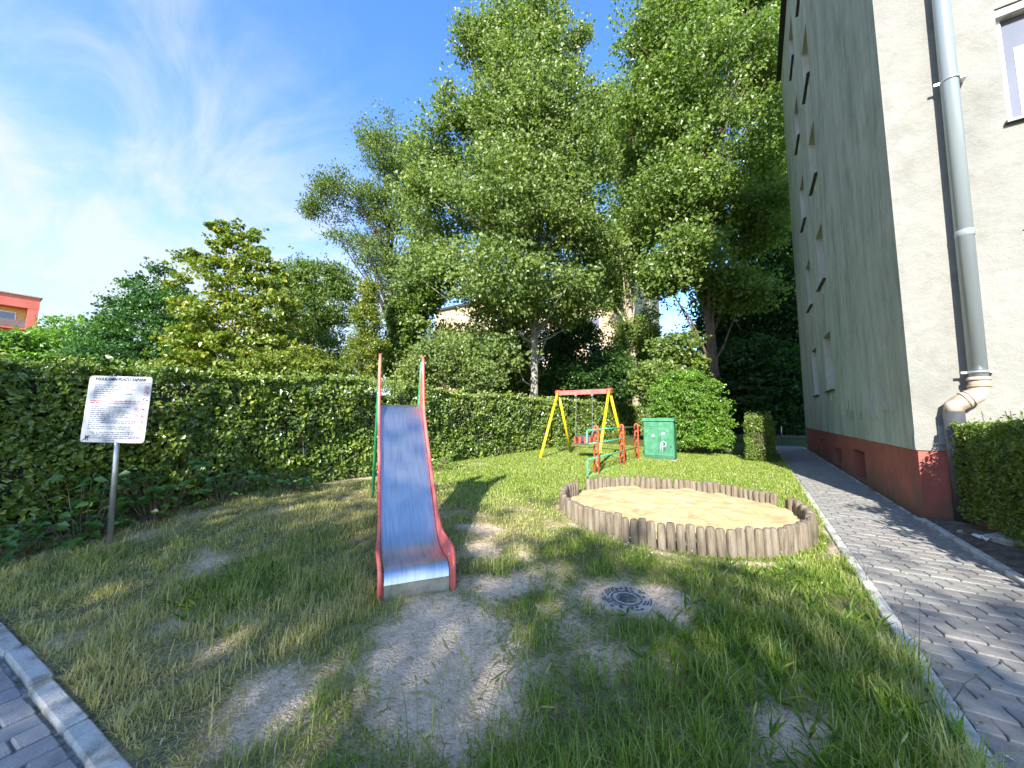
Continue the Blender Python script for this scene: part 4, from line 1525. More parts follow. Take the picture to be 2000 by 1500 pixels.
TREES = {
    'poplar': ((-7.28, 12.56), [(-0.95, -0.62, 17.6, 1.21, 1.87), (0.47, 0.31, 17.84, 0.99, 2.1), (-1.73, -1.74, 17.03, 0.96, 1.28), (1.52, 1.59, 17.17, 0.68, 1.59), (-0.49, -0.32, 14.74, 2.38, 1.95), (-1.89, -1.84, 14.28, 1.26, 1.47), (1.1, 1.32, 14.25, 1.56, 1.78), (-0.67, -0.44, 12.21, 3.2, 1.92), (-3.72, -1.85, 12.82, 1.66, 1.11), (-3.05, -2.0, 9.74, 2.0, 1.68), (-0.12, -0.92, 9.12, 3.2, 2.0), (1.63, 1.07, 11.08, 1.7, 1.91), (1.66, 2.04, 9.06, 1.77, 1.77), (-3.05, -2.36, 6.8, 1.52, 1.22), (-0.45, -1.49, 6.13, 2.88, 1.35), (1.4, 0.92, 6.28, 1.75, 1.24), (-2.15, -2.13, 4.67, 1.57, 0.88), (-0.88, -1.53, 3.64, 1.34, 0.77)]),
    'slim': ((-6.31, 23.97), [(0.08, 0.05, 19.38, 2.43, 2.43), (1.13, 0.74, 15.37, 3.08, 2.73), (-1.04, -0.68, 21.61, 1.57, 2.1), (-0.51, -0.33, 12.53, 2.37, 2.03), (-0.09, -0.06, 6.69, 1.16, 1.32), (-1.89, -0.04, 10.11, 2.09, 1.74), (1.43, 2.13, 18.62, 2.16, 2.52)]),
    'giant': ((-1.45, 21.18), [(-1.88, -1.24, 22.11, 2.67, 2.39), (1.21, 0.8, 23.04, 3.39, 3.1), (2.92, 1.92, 19.67, 1.67, 3.34), (-0.14, -0.09, 18.47, 4.15, 2.49), (-2.26, -1.48, 17.28, 2.61, 2.2), (0.88, -0.14, 14.5, 3.16, 2.11), (3.0, 3.17, 15.99, 1.29, 2.87), (-1.18, -1.38, 12.62, 2.89, 1.84), (1.49, 0.98, 11.52, 2.41, 1.88), (-0.8, -1.72, 9.13, 2.39, 1.51), (0.91, 0.6, 27.15, 3.74, 2.3), (2.74, 1.8, 25.23, 1.99, 2.28), (-2.09, -2.57, 8.1, 1.25, 1.0), (1.01, 0.06, 7.76, 1.79, 1.28)]),
    'shade': ((0.7, 27.97), [(0.53, 0.35, 12.64, 1.99, 3.65), (-0.5, -0.33, 8.56, 2.94, 2.61), (1.72, 1.13, 16.48, 1.18, 3.7), (1.47, 0.96, 9.57, 1.31, 3.93), (-1.66, -1.09, 6.9, 2.27, 1.95), (0.94, 0.62, 4.94, 1.61, 2.25)]),
    'chestnut': ((0.05, 23.36), [(-0.05, -0.04, 3.96, 1.91, 1.5), (-1.23, -0.81, 3.14, 1.63, 1.36), (1.13, 0.74, 2.73, 1.22, 1.62), (-0.14, -0.09, 2.19, 2.7, 1.08)]),
    'far1': ((-1.33, 36.21), [(-2.0, -1.32, 3.61, 3.44, 3.01), (1.64, 1.08, 4.47, 3.88, 3.88), (3.71, 2.43, 2.75, 2.58, 3.01), (0.04, 0.02, 1.04, 6.41, 1.2), (-3.86, -2.54, 1.89, 2.57, 2.14)]),
    'shrub': ((-1.84, 13.62), [(-0.02, -0.02, 1.51, 0.79, 0.94), (-0.48, -0.31, 2.11, 0.59, 0.72), (0.55, 0.36, 1.42, 0.48, 0.72), (-0.06, -0.04, 0.57, 1.02, 0.44), (0.76, 0.5, 0.69, 0.44, 0.41), (0.51, 0.34, 2.28, 0.45, 0.34), (0.89, 0.58, 1.68, 0.24, 0.24), (0.02, 0.01, 2.63, 0.41, 0.28), (-0.74, -0.48, 1.51, 0.38, 0.51), (0.96, 0.63, 1.08, 0.24, 0.17)]),
    'sapling': ((-2.9, 16.28), [(0.22, 0.15, 4.12, 0.96, 0.68), (-0.31, -0.2, 2.94, 1.02, 0.74), (0.59, 0.39, 3.36, 0.74, 0.74), (-0.16, -0.11, 1.98, 0.95, 0.84), (-0.81, -0.53, 2.72, 0.53, 0.85)]),
    'robinia': ((-17.95, 14.53), [(-1.35, -0.89, 19.61, 1.63, 1.04), (-0.9, -0.59, 17.88, 1.78, 1.46), (-2.5, -1.64, 17.19, 1.13, 0.81), (-2.7, -1.77, 14.98, 2.24, 1.35), (-4.15, -2.72, 14.3, 1.12, 0.7), (-0.68, -0.44, 14.47, 1.6, 1.92), (-2.36, -1.55, 12.64, 1.59, 1.11), (-1.12, -0.74, 11.32, 1.42, 1.26), (-0.16, -0.11, 9.86, 1.26, 1.57), (-0.32, 0.99, 17.55, 1.35, 2.03), (-3.8, -2.5, 15.82, 0.8, 0.58), (-4.81, -3.16, 14.14, 0.64, 0.29), (1.08, 0.71, 13.47, 1.27, 1.91), (1.39, 0.91, 11.16, 1.26, 1.26)]),
    'tulip': ((-13.52, 4.88), [(-0.27, -0.17, 7.29, 0.75, 0.22), (0.01, 0.01, 6.81, 0.7, 0.23), (-0.68, -0.45, 6.77, 0.36, 0.17), (-1.28, -0.84, 6.43, 0.5, 0.33), (0.32, 0.21, 6.22, 0.66, 0.4), (-0.63, -0.42, 6.0, 0.74, 0.33), (-0.05, -0.03, 5.41, 0.98, 0.56), (-1.68, -1.1, 5.61, 0.36, 0.23), (-0.97, -0.64, 4.74, 0.9, 0.41), (-0.26, -0.17, 4.24, 1.3, 0.49), (0.67, 0.44, 4.57, 0.98, 0.73), (0.06, 0.04, 3.34, 1.61, 0.48), (-0.9, -0.59, 3.58, 0.97, 0.48), (0.89, 0.58, 5.75, 0.49, 0.43), (-0.31, -0.21, 2.85, 1.77, 0.39), (1.01, 0.66, 3.26, 0.97, 0.56)]),
    'dark': ((-23.22, 5.1), [(-0.27, -0.17, 7.15, 1.33, 0.63), (-1.12, -0.73, 6.41, 0.96, 0.48), (0.39, 0.26, 6.41, 1.45, 0.72), (0.07, 0.04, 8.2, 0.44, 0.34), (-0.32, -0.21, 5.18, 1.92, 0.91), (-0.03, -0.02, 3.86, 2.62, 0.86), (-1.82, -1.2, 3.98, 1.9, 0.71), (-1.92, -1.26, 5.18, 0.84, 0.6), (0.89, 0.59, 4.94, 1.2, 0.84)]),
    'olive': ((-16.02, 8.62), [(-0.7, -0.46, 7.79, 0.87, 0.55), (0.09, 0.06, 7.32, 1.14, 0.78), (-0.52, -0.34, 5.87, 1.31, 1.13), (0.6, 0.39, 6.34, 1.04, 1.14), (-0.07, -0.05, 4.27, 1.8, 1.01), (-0.97, -0.64, 3.36, 2.01, 0.78), (0.94, 0.62, 7.39, 0.59, 0.59), (-1.23, -0.81, 7.04, 0.68, 0.68)]),
    'cypress': ((-10.95, 7.76), [(-0.07, -0.04, 5.59, 0.32, 0.53), (-0.1, -0.07, 4.68, 0.49, 0.71), (-0.04, -0.02, 3.43, 0.67, 0.88)]),
    'low': ((-36.57, 4.7), [(-0.04, -0.02, 6.63, 1.86, 0.88), (-1.24, -0.81, 7.42, 0.95, 0.34), (-1.68, -1.1, 6.05, 1.35, 0.94), (1.49, 0.98, 6.98, 1.29, 0.81), (-2.3, -1.51, 6.63, 0.74, 0.61), (-0.75, -0.49, 5.1, 3.69, 1.01), (-2.98, -1.95, 4.93, 2.01, 0.84)]),
    'elder': ((-13.74, 0.79), [(-0.11, -0.07, 2.94, 0.44, 0.25), (-0.37, -0.24, 2.68, 0.46, 0.3), (0.24, 0.16, 2.56, 0.39, 0.21)]),
    'hazel': ((-8.66, 9.38), [(-0.24, -0.16, 3.18, 1.06, 0.67), (0.72, 0.47, 2.65, 0.97, 0.53), (-0.97, -0.63, 2.65, 0.7, 0.63)]),
    'privet': ((-6.81, 16.58), [(-0.39, -0.26, 2.96, 1.71, 0.83), (1.05, 0.69, 3.2, 1.1, 1.1), (-1.21, -0.8, 2.59, 0.98, 0.61)]),
    'yellow': ((-9.79, 4.82), [(-0.37, -0.24, 2.65, 0.72, 0.26), (0.57, 0.37, 2.54, 0.66, 0.26), (0.22, 0.15, 2.89, 0.4, 0.18)]),
    'cherry': ((-11.09, 9.71), [(-0.15, -0.1, 5.15, 0.72, 0.9), (-0.36, -0.24, 3.53, 0.83, 0.99), (0.43, 0.28, 5.97, 0.61, 0.61)]),
    'maple': ((-6.23, 25.22), [(0.35, 0.23, 7.27, 0.9, 1.38), (0.4, 0.26, 5.87, 0.82, 1.24), (0.49, 0.32, 3.97, 0.96, 1.43), (-1.06, -0.69, 5.18, 1.03, 1.37), (-0.4, -0.26, 2.77, 1.36, 1.02)]),
    'under': ((-9.82, 13.29), [(-0.2, -0.13, 4.13, 1.39, 1.16), (0.76, 0.5, 3.43, 1.15, 1.04), (-0.97, -0.64, 3.43, 1.04, 0.92), (0.76, 0.5, 5.07, 0.93, 0.93)]),
    'under2': ((-9.34, 18.99), [(-0.47, -0.31, 4.62, 1.76, 1.76), (1.01, 0.66, 4.91, 1.77, 1.77), (1.73, 1.13, 3.43, 1.75, 1.17), (0.29, 0.19, 6.41, 1.48, 1.18), (-2.19, -1.43, 3.43, 1.75, 1.17)]),
    'offside': ((2.5, 3.7), [(0, 0, 1.1, 0.62, 0.75), (-0.15, 0.3, 1.7, 0.45, 0.45), (0.2, -0.3, 0.7, 0.6, 0.5), (0.1, 0.5, 0.9, 0.5, 0.6)]),
}

GREENS = {
    'poplar': leafmat('poplar_leaf', [(0.05, (0.065, 0.11, 0.026)), (0.5, (0.145, 0.20, 0.054)), (0.85, (0.22, 0.275, 0.09)), (1.0, (0.27, 0.315, 0.12))], .42, .02),
    'giant': leafmat('broad_leaf', [(0.05, (0.055, 0.105, 0.022)), (0.5, (0.135, 0.20, 0.045)), (0.86, (0.205, 0.265, 0.075)), (1.0, (0.25, 0.30, 0.10))], .44, .02),
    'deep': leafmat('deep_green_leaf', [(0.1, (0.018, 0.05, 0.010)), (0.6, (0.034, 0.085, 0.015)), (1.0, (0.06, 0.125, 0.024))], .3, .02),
    'robinia': leafmat('feathery_leaf', [(0.1, (0.05, 0.09, 0.016)), (0.6, (0.10, 0.15, 0.026)), (1.0, (0.16, 0.20, 0.05))], .34, .02),
    'tulip': leafmat('yellowing_leaf', [(0.1, (0.07, 0.115, 0.012)), (0.5, (0.14, 0.20, 0.022)), (0.86, (0.24, 0.265, 0.035)), (1.0, (0.36, 0.28, 0.05))], .36, .03, nscale=1.1, tint=(1.3, 1.08, .6), tint_amt=.6),
    'dark': leafmat('dark_leaf', [(0.1, (0.025, 0.075, 0.018)), (0.6, (0.05, 0.125, 0.028)), (1.0, (0.085, 0.17, 0.04))], .3, .02),
    'olive': leafmat('olive_leaf', [(0.1, (0.055, 0.10, 0.016)), (0.6, (0.105, 0.165, 0.026)), (1.0, (0.16, 0.215, 0.045))], .34, .02),
    'gold': leafmat('golden_leaf', [(0.1, (0.085, 0.125, 0.014)), (0.6, (0.155, 0.20, 0.024)), (1.0, (0.24, 0.25, 0.05))], .36, .02),
    'fresh': leafmat('fresh_leaf', [(0.05, (0.06, 0.14, 0.014)), (0.6, (0.12, 0.235, 0.024)), (1.0, (0.19, 0.31, 0.05))], .38, .03),
    'hedge': leafmat('hedge_leaf', [(0.05, (0.045, 0.09, 0.014)), (0.5, (0.12, 0.185, 0.026)), (0.85, (0.215, 0.275, 0.04)), (1.0, (0.32, 0.33, 0.08))], .28, .045, nscale=1.6, tint=(1.3, 1.15, .7)),
    'box': leafmat('clipped_leaf', [(0.1, (0.055, 0.10, 0.014)), (0.5, (0.10, 0.16, 0.022)), (0.85, (0.16, 0.21, 0.028)), (1.0, (0.24, 0.21, 0.06))], .3, .03, nscale=3),
    'bramble': leafmat('bramble_leaf', [(0.1, (0.04, 0.115, 0.02)), (0.6, (0.08, 0.175, 0.03)), (1.0, (0.13, 0.23, 0.05))], .3, .04, nscale=3),
}
grey_bark = bark('grey_bark', (0.14, 0.125, 0.10), (0.25, 0.23, 0.19), (0.36, 0.34, 0.29))
brown_bark = bark('brown_bark', (0.07, 0.05, 0.035), (0.14, 0.10, 0.07), (0.2, 0.15, 0.105))
pale_bark = bark('pale_bark', (0.24, 0.19, 0.13), (0.36, 0.30, 0.21), (0.42, 0.36, 0.27))
dark_bark = bark('dark_bark', (0.025, 0.02, 0.016), (0.05, 0.04, 0.03))

tree('poplar_tree', 'tall grey-green poplar with a straight pale trunk behind the swing', 'tree', 'poplar', 150000, .14, GREENS['poplar'], grey_bark, .17, 1, (.38, .72), 44, 60, shell=.2, gaps=.16, flat=.54)
tree('broadleaf_tree', 'slender pale-trunked tree in front of the beige block', 'tree', 'slim', 66000, .18, GREENS['giant'], pale_bark, .24, 2, (.45, .85), 42, 34, shell=.2, gaps=.14)
tree('broadleaf_tree', 'giant broadleaf tree towering next to the plaster block', 'tree', 'giant', 150000, .185, GREENS['giant'], brown_bark, .27, 3, (.5, .95), 44, 64, lean=(-.5, -.3), shell=.2, gaps=.16, flat=.54)
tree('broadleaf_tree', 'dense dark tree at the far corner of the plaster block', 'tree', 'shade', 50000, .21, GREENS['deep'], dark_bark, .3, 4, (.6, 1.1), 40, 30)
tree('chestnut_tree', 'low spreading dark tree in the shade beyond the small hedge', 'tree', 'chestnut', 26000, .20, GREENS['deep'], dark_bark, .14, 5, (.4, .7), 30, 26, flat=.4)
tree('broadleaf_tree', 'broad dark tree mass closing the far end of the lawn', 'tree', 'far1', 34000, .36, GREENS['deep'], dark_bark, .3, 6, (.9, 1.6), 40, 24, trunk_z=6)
tree('robinia_tree', 'feathery robinia with an open crown left of the poplar', 'tree', 'robinia', 46000, .15, GREENS['robinia'], dark_bark, .22, 7, (.4, .8), 40, 60, hang=.4, aspect=.55, shell=.3, gaps=.14)
tree('tulip_tree', 'young yellowing tree with tiered branches and thin pale trunk behind the hedge', 'tree', 'tulip', 20000, .13, GREENS['tulip'], pale_bark, .075, 8, (.2, .42), 34, 44, flat=.42, hang=.1)
tree('broadleaf_tree', 'dark green round tree beyond the hedge above the sign', 'tree', 'dark', 28000, .13, GREENS['dark'], brown_bark, .14, 9, (.3, .6), 42, 24, flat=.5)
tree('broadleaf_tree', 'olive green bushy tree between the yellowing tree and the robinia', 'tree', 'olive', 32000, .13, GREENS['olive'], brown_bark, .13, 10, (.3, .6), 42, 30, hang=.4, aspect=.55)
tree('cypress_tree', 'narrow golden conical evergreen behind the slide', 'tree', 'cypress', 14000, .07, GREENS['gold'], brown_bark, .07, 11, (.14, .3), 40, 10, flat=1.0)
tree('broadleaf_tree', 'low distant tree next to the red apartment block', 'tree', 'low', 12000, .20, GREENS['fresh'], brown_bark, .2, 12, (.5, .9), 40, 14)
tree('elder_shrub', 'leafy shrub poking above the hedge below the red block', 'shrub', 'elder', 5000, .085, GREENS['fresh'], brown_bark, .05, 13, (.15, .32), 34, 12)
tree('hazel_shrub', 'bright shrub rising behind the hedge just right of the slide', 'shrub', 'hazel', 18000, .095, GREENS['poplar'], brown_bark, .07, 14, (.25, .45), 40, 16)
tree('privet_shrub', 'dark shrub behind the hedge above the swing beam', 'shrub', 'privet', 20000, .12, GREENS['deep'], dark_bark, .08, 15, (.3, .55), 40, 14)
tree('golden_shrub', 'yellow-green shrub just above the hedge left of the slide', 'shrub', 'yellow', 7000, .075, GREENS['gold'], brown_bark, .05, 16, (.18, .34), 36, 10)
tree('cherry_tree', 'small dark-stemmed tree between the slide and the poplar', 'tree', 'cherry', 18000, .12, GREENS['olive'], dark_bark, .12, 17, (.28, .5), 40, 18)
tree('maple_sapling', 'sapling against the beige block beside the slender trunk', 'tree', 'maple', 14000, .16, GREENS['giant'], brown_bark, .08, 18, (.35, .6), 36, 12)
tree('leafy_bush', 'bright green bush right behind the utility cabinet', 'bush', 'shrub', 30000, .085, GREENS['fresh'], brown_bark, .05, 19, (.14, .34), 30, 40, flat=.5, hang=.3, aspect=.6)
tree('sapling_tree', 'sunlit sapling with large leaves behind the bright bush', 'tree', 'sapling', 12000, .14, GREENS['giant'], brown_bark, .06, 20, (.25, .45), 28, 18, flat=.5)


tree('holly_shrub', 'tall dark shrub behind the hedge left of the poplar trunk', 'shrub', 'under', 22000, .12, GREENS['olive'], dark_bark, .09, 21, (.35, .6), 40, 16)
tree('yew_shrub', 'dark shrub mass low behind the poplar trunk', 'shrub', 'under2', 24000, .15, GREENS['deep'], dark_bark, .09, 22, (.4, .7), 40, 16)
# unseen trees added behind the viewer; thin crowns half shade the near lawn
ROW_Y = -11.5
ROW_TOP = (3.75 - ROW_Y) * math.tan(SUN_EL) / SUN_TRAVEL.y
for k_, rx in enumerate((-8.2, -5.0, -1.8, 1.4, 4.6, 7.8, 11.0)):
    rs = random.Random(300 + k_)
    lob = [(rs.uniform(-.3, .3), rs.uniform(-.4, .4), ROW_TOP - 1.5 + rs.uniform(-.2, .15), 1.9, 1.35), (-1.25, .2, ROW_TOP - 1.35 + rs.uniform(-.2, .1), 1.1, 1.05), (1.25, -.2, ROW_TOP - 1.4 + rs.uniform(-.2, .1), 1.1, 1.05),
           (0, 0, ROW_TOP - 3.4, 2.0, 1.5), (0, 0, ROW_TOP - 5.2, 1.6, 1.2)]
    TREES['row%d' % k_] = ((rx, ROW_Y), lob)
    tree('shade_tree', 'unseen tree added behind the viewer to shade the lawn', 'tree', 'row%d' % k_, 6800 if 4 < rx < 8 else (6400 if rx == -1.8 else 4700), .17, GREENS['giant'], brown_bark, .14, 300 + k_, (.5, .9), 20, 22, shell=.1, group='added shade trees')
tree('shade_shrub', 'unseen shrub added just right of the view to shade the path', 'shrub', 'offside', 12000, .07, GREENS['box'], brown_bark, .05, 23, (.2, .36), 40, 20)  # out of view, added only to cast shade on the path


# ------------------------------------------------------------------ clipped hedges
def hedge(name, label, x0, x1, y0, y1, top_fn, base_z, spec, mat, seed, faces, core_in=.22, stems=True, roughness=.05, core_mat=None, core_z=(.25, .14), rnd_sh=1.0):
    """leaves spread over the faces of a clipped hedge. spec(y)-> (leaf length, leaves per m2)"""
    rng = np.random.default_rng(seed)
    root = empty(name, ((x0 + x1) / 2, (y0 + y1) / 2, 0), 0, label, 'hedge')
    ox, oy = (x0 + x1) / 2, (y0 + y1) / 2
    C_, A_, N_, L_, Rn = [], [], [], [], []
    step = 1.0
    yy = y0
    while yy < y1 - 1e-6:
        ye = min(yy + step, y1)
        L, dens = spec((yy + ye) / 2)
        zt_ = top_fn((x0 + x1) / 2, (yy + ye) / 2)
        zb_ = base_z(x1, (yy + ye) / 2)
        for fc in faces:
            if fc in ('x0', 'x1'):
                m = int(dens * (ye - yy) * (zt_ - zb_))
                y_ = rng.uniform(yy, ye, m)
                z_ = zb_ + rng.random(m) * (zt_ - zb_)
                dep = rng.exponential(.07, m)
                bulge = .09 * (fbm(y_, z_, 2.2, seed) - .5) * 2 + .05 * (fbm(y_, z_, 7, seed + 1) - .5) * 2
                px = (x1 if fc == 'x1' else x0) + (1 if fc == 'x1' else -1) * (bulge - dep)
                sh = np.clip((z_ - zt_ + .24) / .24, 0, 1) ** 2
                px = px - (1 if fc == 'x1' else -1) * .22 * sh * rnd_sh
                nn = np.array([1.0 if fc == 'x1' else -1.0, 0, .45]) * np.ones((m, 1)) + sh[:, None] * np.array([0, 0, 1.4])
                p = np.stack([px, y_, z_], 1)
            elif fc in ('y0', 'y1'):
                if (fc == 'y0' and yy > y0) or (fc == 'y1' and ye < y1):
                    continue
                m = int(dens * (x1 - x0) * (zt_ - zb_))
                x_ = rng.uniform(x0, x1, m)
                z_ = zb_ + rng.random(m) * (zt_ - zb_)
                dep = rng.exponential(.07, m)
                bulge = .07 * (fbm(x_, z_, 2.5, seed) - .5) * 2
                p = np.stack([x_, (y0 if fc == 'y0' else y1) + (-1 if fc == 'y0' else 1) * (bulge - dep), z_], 1)
                nn = np.array([0, -1.0 if fc == 'y0' else 1.0, .45])
            else:
                m = int(dens * .9 * (ye - yy) * (x1 - x0))
                x_ = rng.uniform(x0, x1, m)
                y_ = rng.uniform(yy, ye, m)
                z_ = top_fn(x_, y_) + roughness * 1.6 * (fbm(x_, y_, 3, seed + 2) - .5) * 2 - rng.exponential(.04, m) + (rng.random(m) < .05) * rng.random(m) * roughness * 3
                p = np.stack([x_, y_, z_], 1)
                nn = np.array([.15, -.1, 1.0])
            thin = fbm(p[:, 1] * 1.0 + p[:, 0], p[:, 2], 2.6, seed + 8, 3)
            L_k = np.where(thin < .36, .45, 1.0) * np.where(rng.random(m) < .1, 1.35, 1.0)
            n = rng.normal(size=(m, 3)) * .7 + nn + np.array([.05, -.75, 0])
            a = rng.normal(size=(m, 3))
            a[:, 2] -= .5
            C_.append(p)
            A_.append(a)
            N_.append(n)
            L_.append(L * rng.uniform(.55, 1.3, m) * L_k)
            Rn.append(np.clip(rng.normal(.5, .2, m) + .35 * (fbm(p[:, 1], p[:, 2] + p[:, 0], 3.0, seed + 3) - .5), 0, 1))
        yy = ye
    c = np.concatenate(C_) - np.array([ox, oy, 0])
    L = np.concatenate(L_)
    fo = link('foliage', leaf_mesh('foliage', c, np.concatenate(A_), np.concatenate(N_), L, L * .62, np.concatenate(Rn)), mat, root)
    fo['kind'] = 'stuff'
    # new shoots standing out of the clipped top
    ns_ = int((y1 - y0) * 9)
    sy__ = y0 + (y1 - y0) * rng.random(ns_) ** 1.6
    sx__ = rng.uniform(x0 + .1, x1 - .05, ns_)
    sh_ = rng.uniform(.04, .16, ns_) * roughness / .05
    sb = np.stack([sx__ - ox, sy__ - oy, top_fn(sx__, sy__) - .02], 1)
    cc = np.repeat(sb, 6, 0)
    tt = np.tile(np.linspace(.1, 1, 6), ns_)
    cc[:, 2] += tt * np.repeat(sh_, 6)
    cc[:, :2] += rng.normal(0, .018, (ns_ * 6, 2))
    Ls_ = np.repeat([spec(v)[0] for v in sy__], 6) * rng.uniform(.5, .95, ns_ * 6)
    aa = rng.normal(size=(ns_ * 6, 3)) + np.array([0, 0, .8])
    so2 = link('shoots', leaf_mesh('shoots', cc, aa, rng.normal(size=(ns_ * 6, 3)) + np.array([.2, -.6, .6]), Ls_, Ls_ * .55, np.clip(rng.normal(.85, .15, ns_ * 6), 0, 1)), mat, root)
    so2['kind'] = 'stuff'
    # twiggy interior
    core = MB()
    yy = y0 + core_in
    while yy < y1 - core_in - .01:
        ye = min(yy + 2, y1 - core_in)
        zt_ = min(top_fn((x0 + x1) / 2, yy), top_fn((x0 + x1) / 2, ye))
        core.box(x0 + core_in - ox, x1 - core_in - ox, yy - oy, ye - oy - .002, base_z(x1, yy) + core_z[0], zt_ - core_z[1])
        yy = ye
    co = core.build('inner_growth', core_mat or dark_bark, root)
    co['kind'] = 'stuff'
    if stems:
        sm = MB()
        k = 0
        yy = y0 + .1
        while yy < min(y1, y0 + 12):
            for q_ in range(2):
                xs = rng.uniform(x1 - .35, x1 - .08)
                zb_ = base_z(x1, yy)
                sm.tube([(xs - ox, yy - oy, zb_ - .05), (xs - ox + rng.normal(0, .05), yy - oy + rng.normal(0, .06), zb_ + .5), (xs - ox + rng.normal(0, .09), yy - oy + rng.normal(0, .12), zb_ + 1.2)], [.012, .009, .004], 5, caps=False)
                yy += rng.uniform(.06, .2)
        so_ = sm.build('stems', brown_bark, root)
        so_['kind'] = 'stuff'
    return root


def long_top(x, y):
    return 1.78 + .14 * sstep(1.0, 4.0, y) - .09 * sstep(4.6, 6.0, y) + .05 * sstep(8, 14, y) + .03 * np.sin(np.asarray(y) * 1.7)


hedge('hedge', 'long tall clipped hedge running along the left side of the lawn', -6.75, -5.72, -2.2, 27.0, long_top, lambda x, y: float(terrain(-5.7, y)) - .02,
      lambda y: (.062 + .0022 * max(0, y), 3300 / (1 + .11 * max(0, y)) ** 1.15), GREENS['hedge'], 41, ('x1', 'top', 'y0'))
hedge('hedge', 'short clipped hedge block with bare twiggy flank beside the far path', -.27, .38, 12.45, 15.6, lambda x, y: 1.265 + 0 * np.asarray(y), lambda x, y: .02,
      lambda y: (.055, 3000), GREENS['box'], 42, ('x1', 'x0', 'top', 'y0'), .14, True)
hedge('hedge', 'clipped hedge below the downpipe at the right edge', 1.90, 2.55, 3.4, 6.46, lambda x, y: 1.19 + 0 * np.asarray(y), lambda x, y: .12,
      lambda y: (.038, 5200), GREENS['box'], 43, ('x0', 'top', 'y1', 'x1'), .22, True, .03)


# brambles and saplings at the hedge foot
def bramble(label, x, y, n, rad, L, seed, h=.3, mat='bramble', group=None):
    rng = np.random.default_rng(seed)
    z0 = float(terrain(x, y))
    root = empty('bramble', (x, y, z0), 0, label, 'plant', group)
    k = n
    ang = rng.uniform(0, 6.28, k)
    rr_ = rad * rng.random(k) ** .6
    cx_, cy_ = rr_ * np.cos(ang), rr_ * np.sin(ang) * 1.2
    cz_ = h * rng.random(k) ** .8 + .05
    C_, A_, N_ = [], [], []
    stems_ = MB()
    for q_ in range(k):
        stems_.tube([(cx_[q_] * .3, cy_[q_] * .3, -.03), (cx_[q_] * .8, cy_[q_] * .8, cz_[q_] * .8), (cx_[q_], cy_[q_], cz_[q_])], [.004, .003, .002], 4, caps=False)
        b0 = rng.uniform(0, 6.28)
        for t in range(3):
            a = np.array([math.cos(b0 + (t - 1) * 1.15), math.sin(b0 + (t - 1) * 1.15), -.25 + rng.normal(0, .15)])
            C_.append(np.array([cx_[q_], cy_[q_], cz_[q_]]) + a * L * .52)
            A_.append(a)
            N_.append(np.array([.35, -.25, 1.0]) + rng.normal(0, .3, 3))
    C_, A_, N_ = np.array(C_), np.array(A_), np.array(N_)
    L_ = L * rng.uniform(.6, 1.2, len(C_))
    fo = link('leaves', leaf_mesh('leaves', C_, A_, N_, L_, L_ * .72, np.clip(rng.normal(.5, .25, len(C_)), 0, 1), .12), GREENS[mat], root)
    fo['kind'] = 'stuff'
    stems_.build('stems', brown_bark, root)['kind'] = 'stuff'


bramble('bramble with broad three-part leaves right behind the sign post', -5.52, 1.35, 60, .34, .10, 61, .55)
bramble('broad-leaved bramble climbing the hedge foot just right of the sign', -5.50, 1.95, 36, .26, .085, 62, .35)
bramble('broad-leaved bramble at the hedge foot left of the sign post', -5.50, .82, 55, .32, .11, 63, .6)
bramble('low bramble at the left edge near the pavement corner', -5.36, .28, 60, .36, .085, 64, .26)
bramble('low creeping bramble at the hedge foot midway to the slide', -5.45, 2.75, 40, .3, .07, 65, .18)
bramble('pale weed patch under the hedge directly behind the slide', -5.35, 5.2, 50, .5, .08, 66, .25, 'fresh')
bramble('pale weed clump at the hedge foot behind the swing seat', -4.95, 10.6, 40, .4, .085, 67, .3, 'fresh')
bramble('green weed clump in front of the clipped hedge at the right edge', 2.05, 4.95, 60, .26, .07, 68, .5, 'fresh')


# ------------------------------------------------------------------ grass
def grass_mat():
    m, N, L, out = nodes_of('grass_blade')
    at = N.new('ShaderNodeAttribute')
    at.attribute_name = 'rnd'
    g = ramp(N, [(0.0, (0.05, 0.115, 0.012)), (0.4, (0.105, 0.195, 0.02)), (0.75, (0.17, 0.265, 0.028)), (1.0, (0.24, 0.32, 0.045))])
    L.new(at.outputs['Fac'], g.inputs[0])
    d = ramp(N, [(0.0, (0.25, 0.235, 0.07)), (0.5, (0.42, 0.375, 0.15)), (1.0, (0.60, 0.53, 0.28))])
    L.new(at.outputs['Fac'], d.inputs[0])
    dr = N.new('ShaderNodeAttribute')
    dr.attribute_name = 'dry'
    mx = N.new('ShaderNodeMix')
    mx.data_type = 'RGBA'
    L.new(dr.outputs['Fac'], mx.inputs[0])
    L.new(g.outputs[0], mx.inputs[6])
    L.new(d.outputs[0], mx.inputs[7])
    df = N.new('ShaderNodeBsdfDiffuse')
    L.new(mx.outputs[2], df.inputs[0])
    tr = N.new('ShaderNodeBsdfTranslucent')
    tm = N.new('ShaderNodeMix')
    tm.data_type = 'RGBA'
    tm.blend_type = 'MULTIPLY'
    tm.inputs[0].default_value = 1
    L.new(mx.outputs[2], tm.inputs[6])
    tm.inputs[7].default_value = (1.5, 1.6, .8, 1)
    L.new(tm.outputs[2], tr.inputs[0])
    ms = N.new('ShaderNodeMixShader')
    ms.inputs[0].default_value = .36
    L.new(df.outputs[0], ms.inputs[1])
    L.new(tr.outputs[0], ms.inputs[2])
    gl = N.new('ShaderNodeBsdfGlossy')
    gl.inputs['Roughness'].default_value = .45
    m2 = N.new('ShaderNodeMixShader')
    m2.inputs[0].default_value = .02
    L.new(ms.outputs[0], m2.inputs[1])
    L.new(gl.outputs[0], m2.inputs[2])
    L.new(m2.outputs[0], out.inputs[0])
    return m


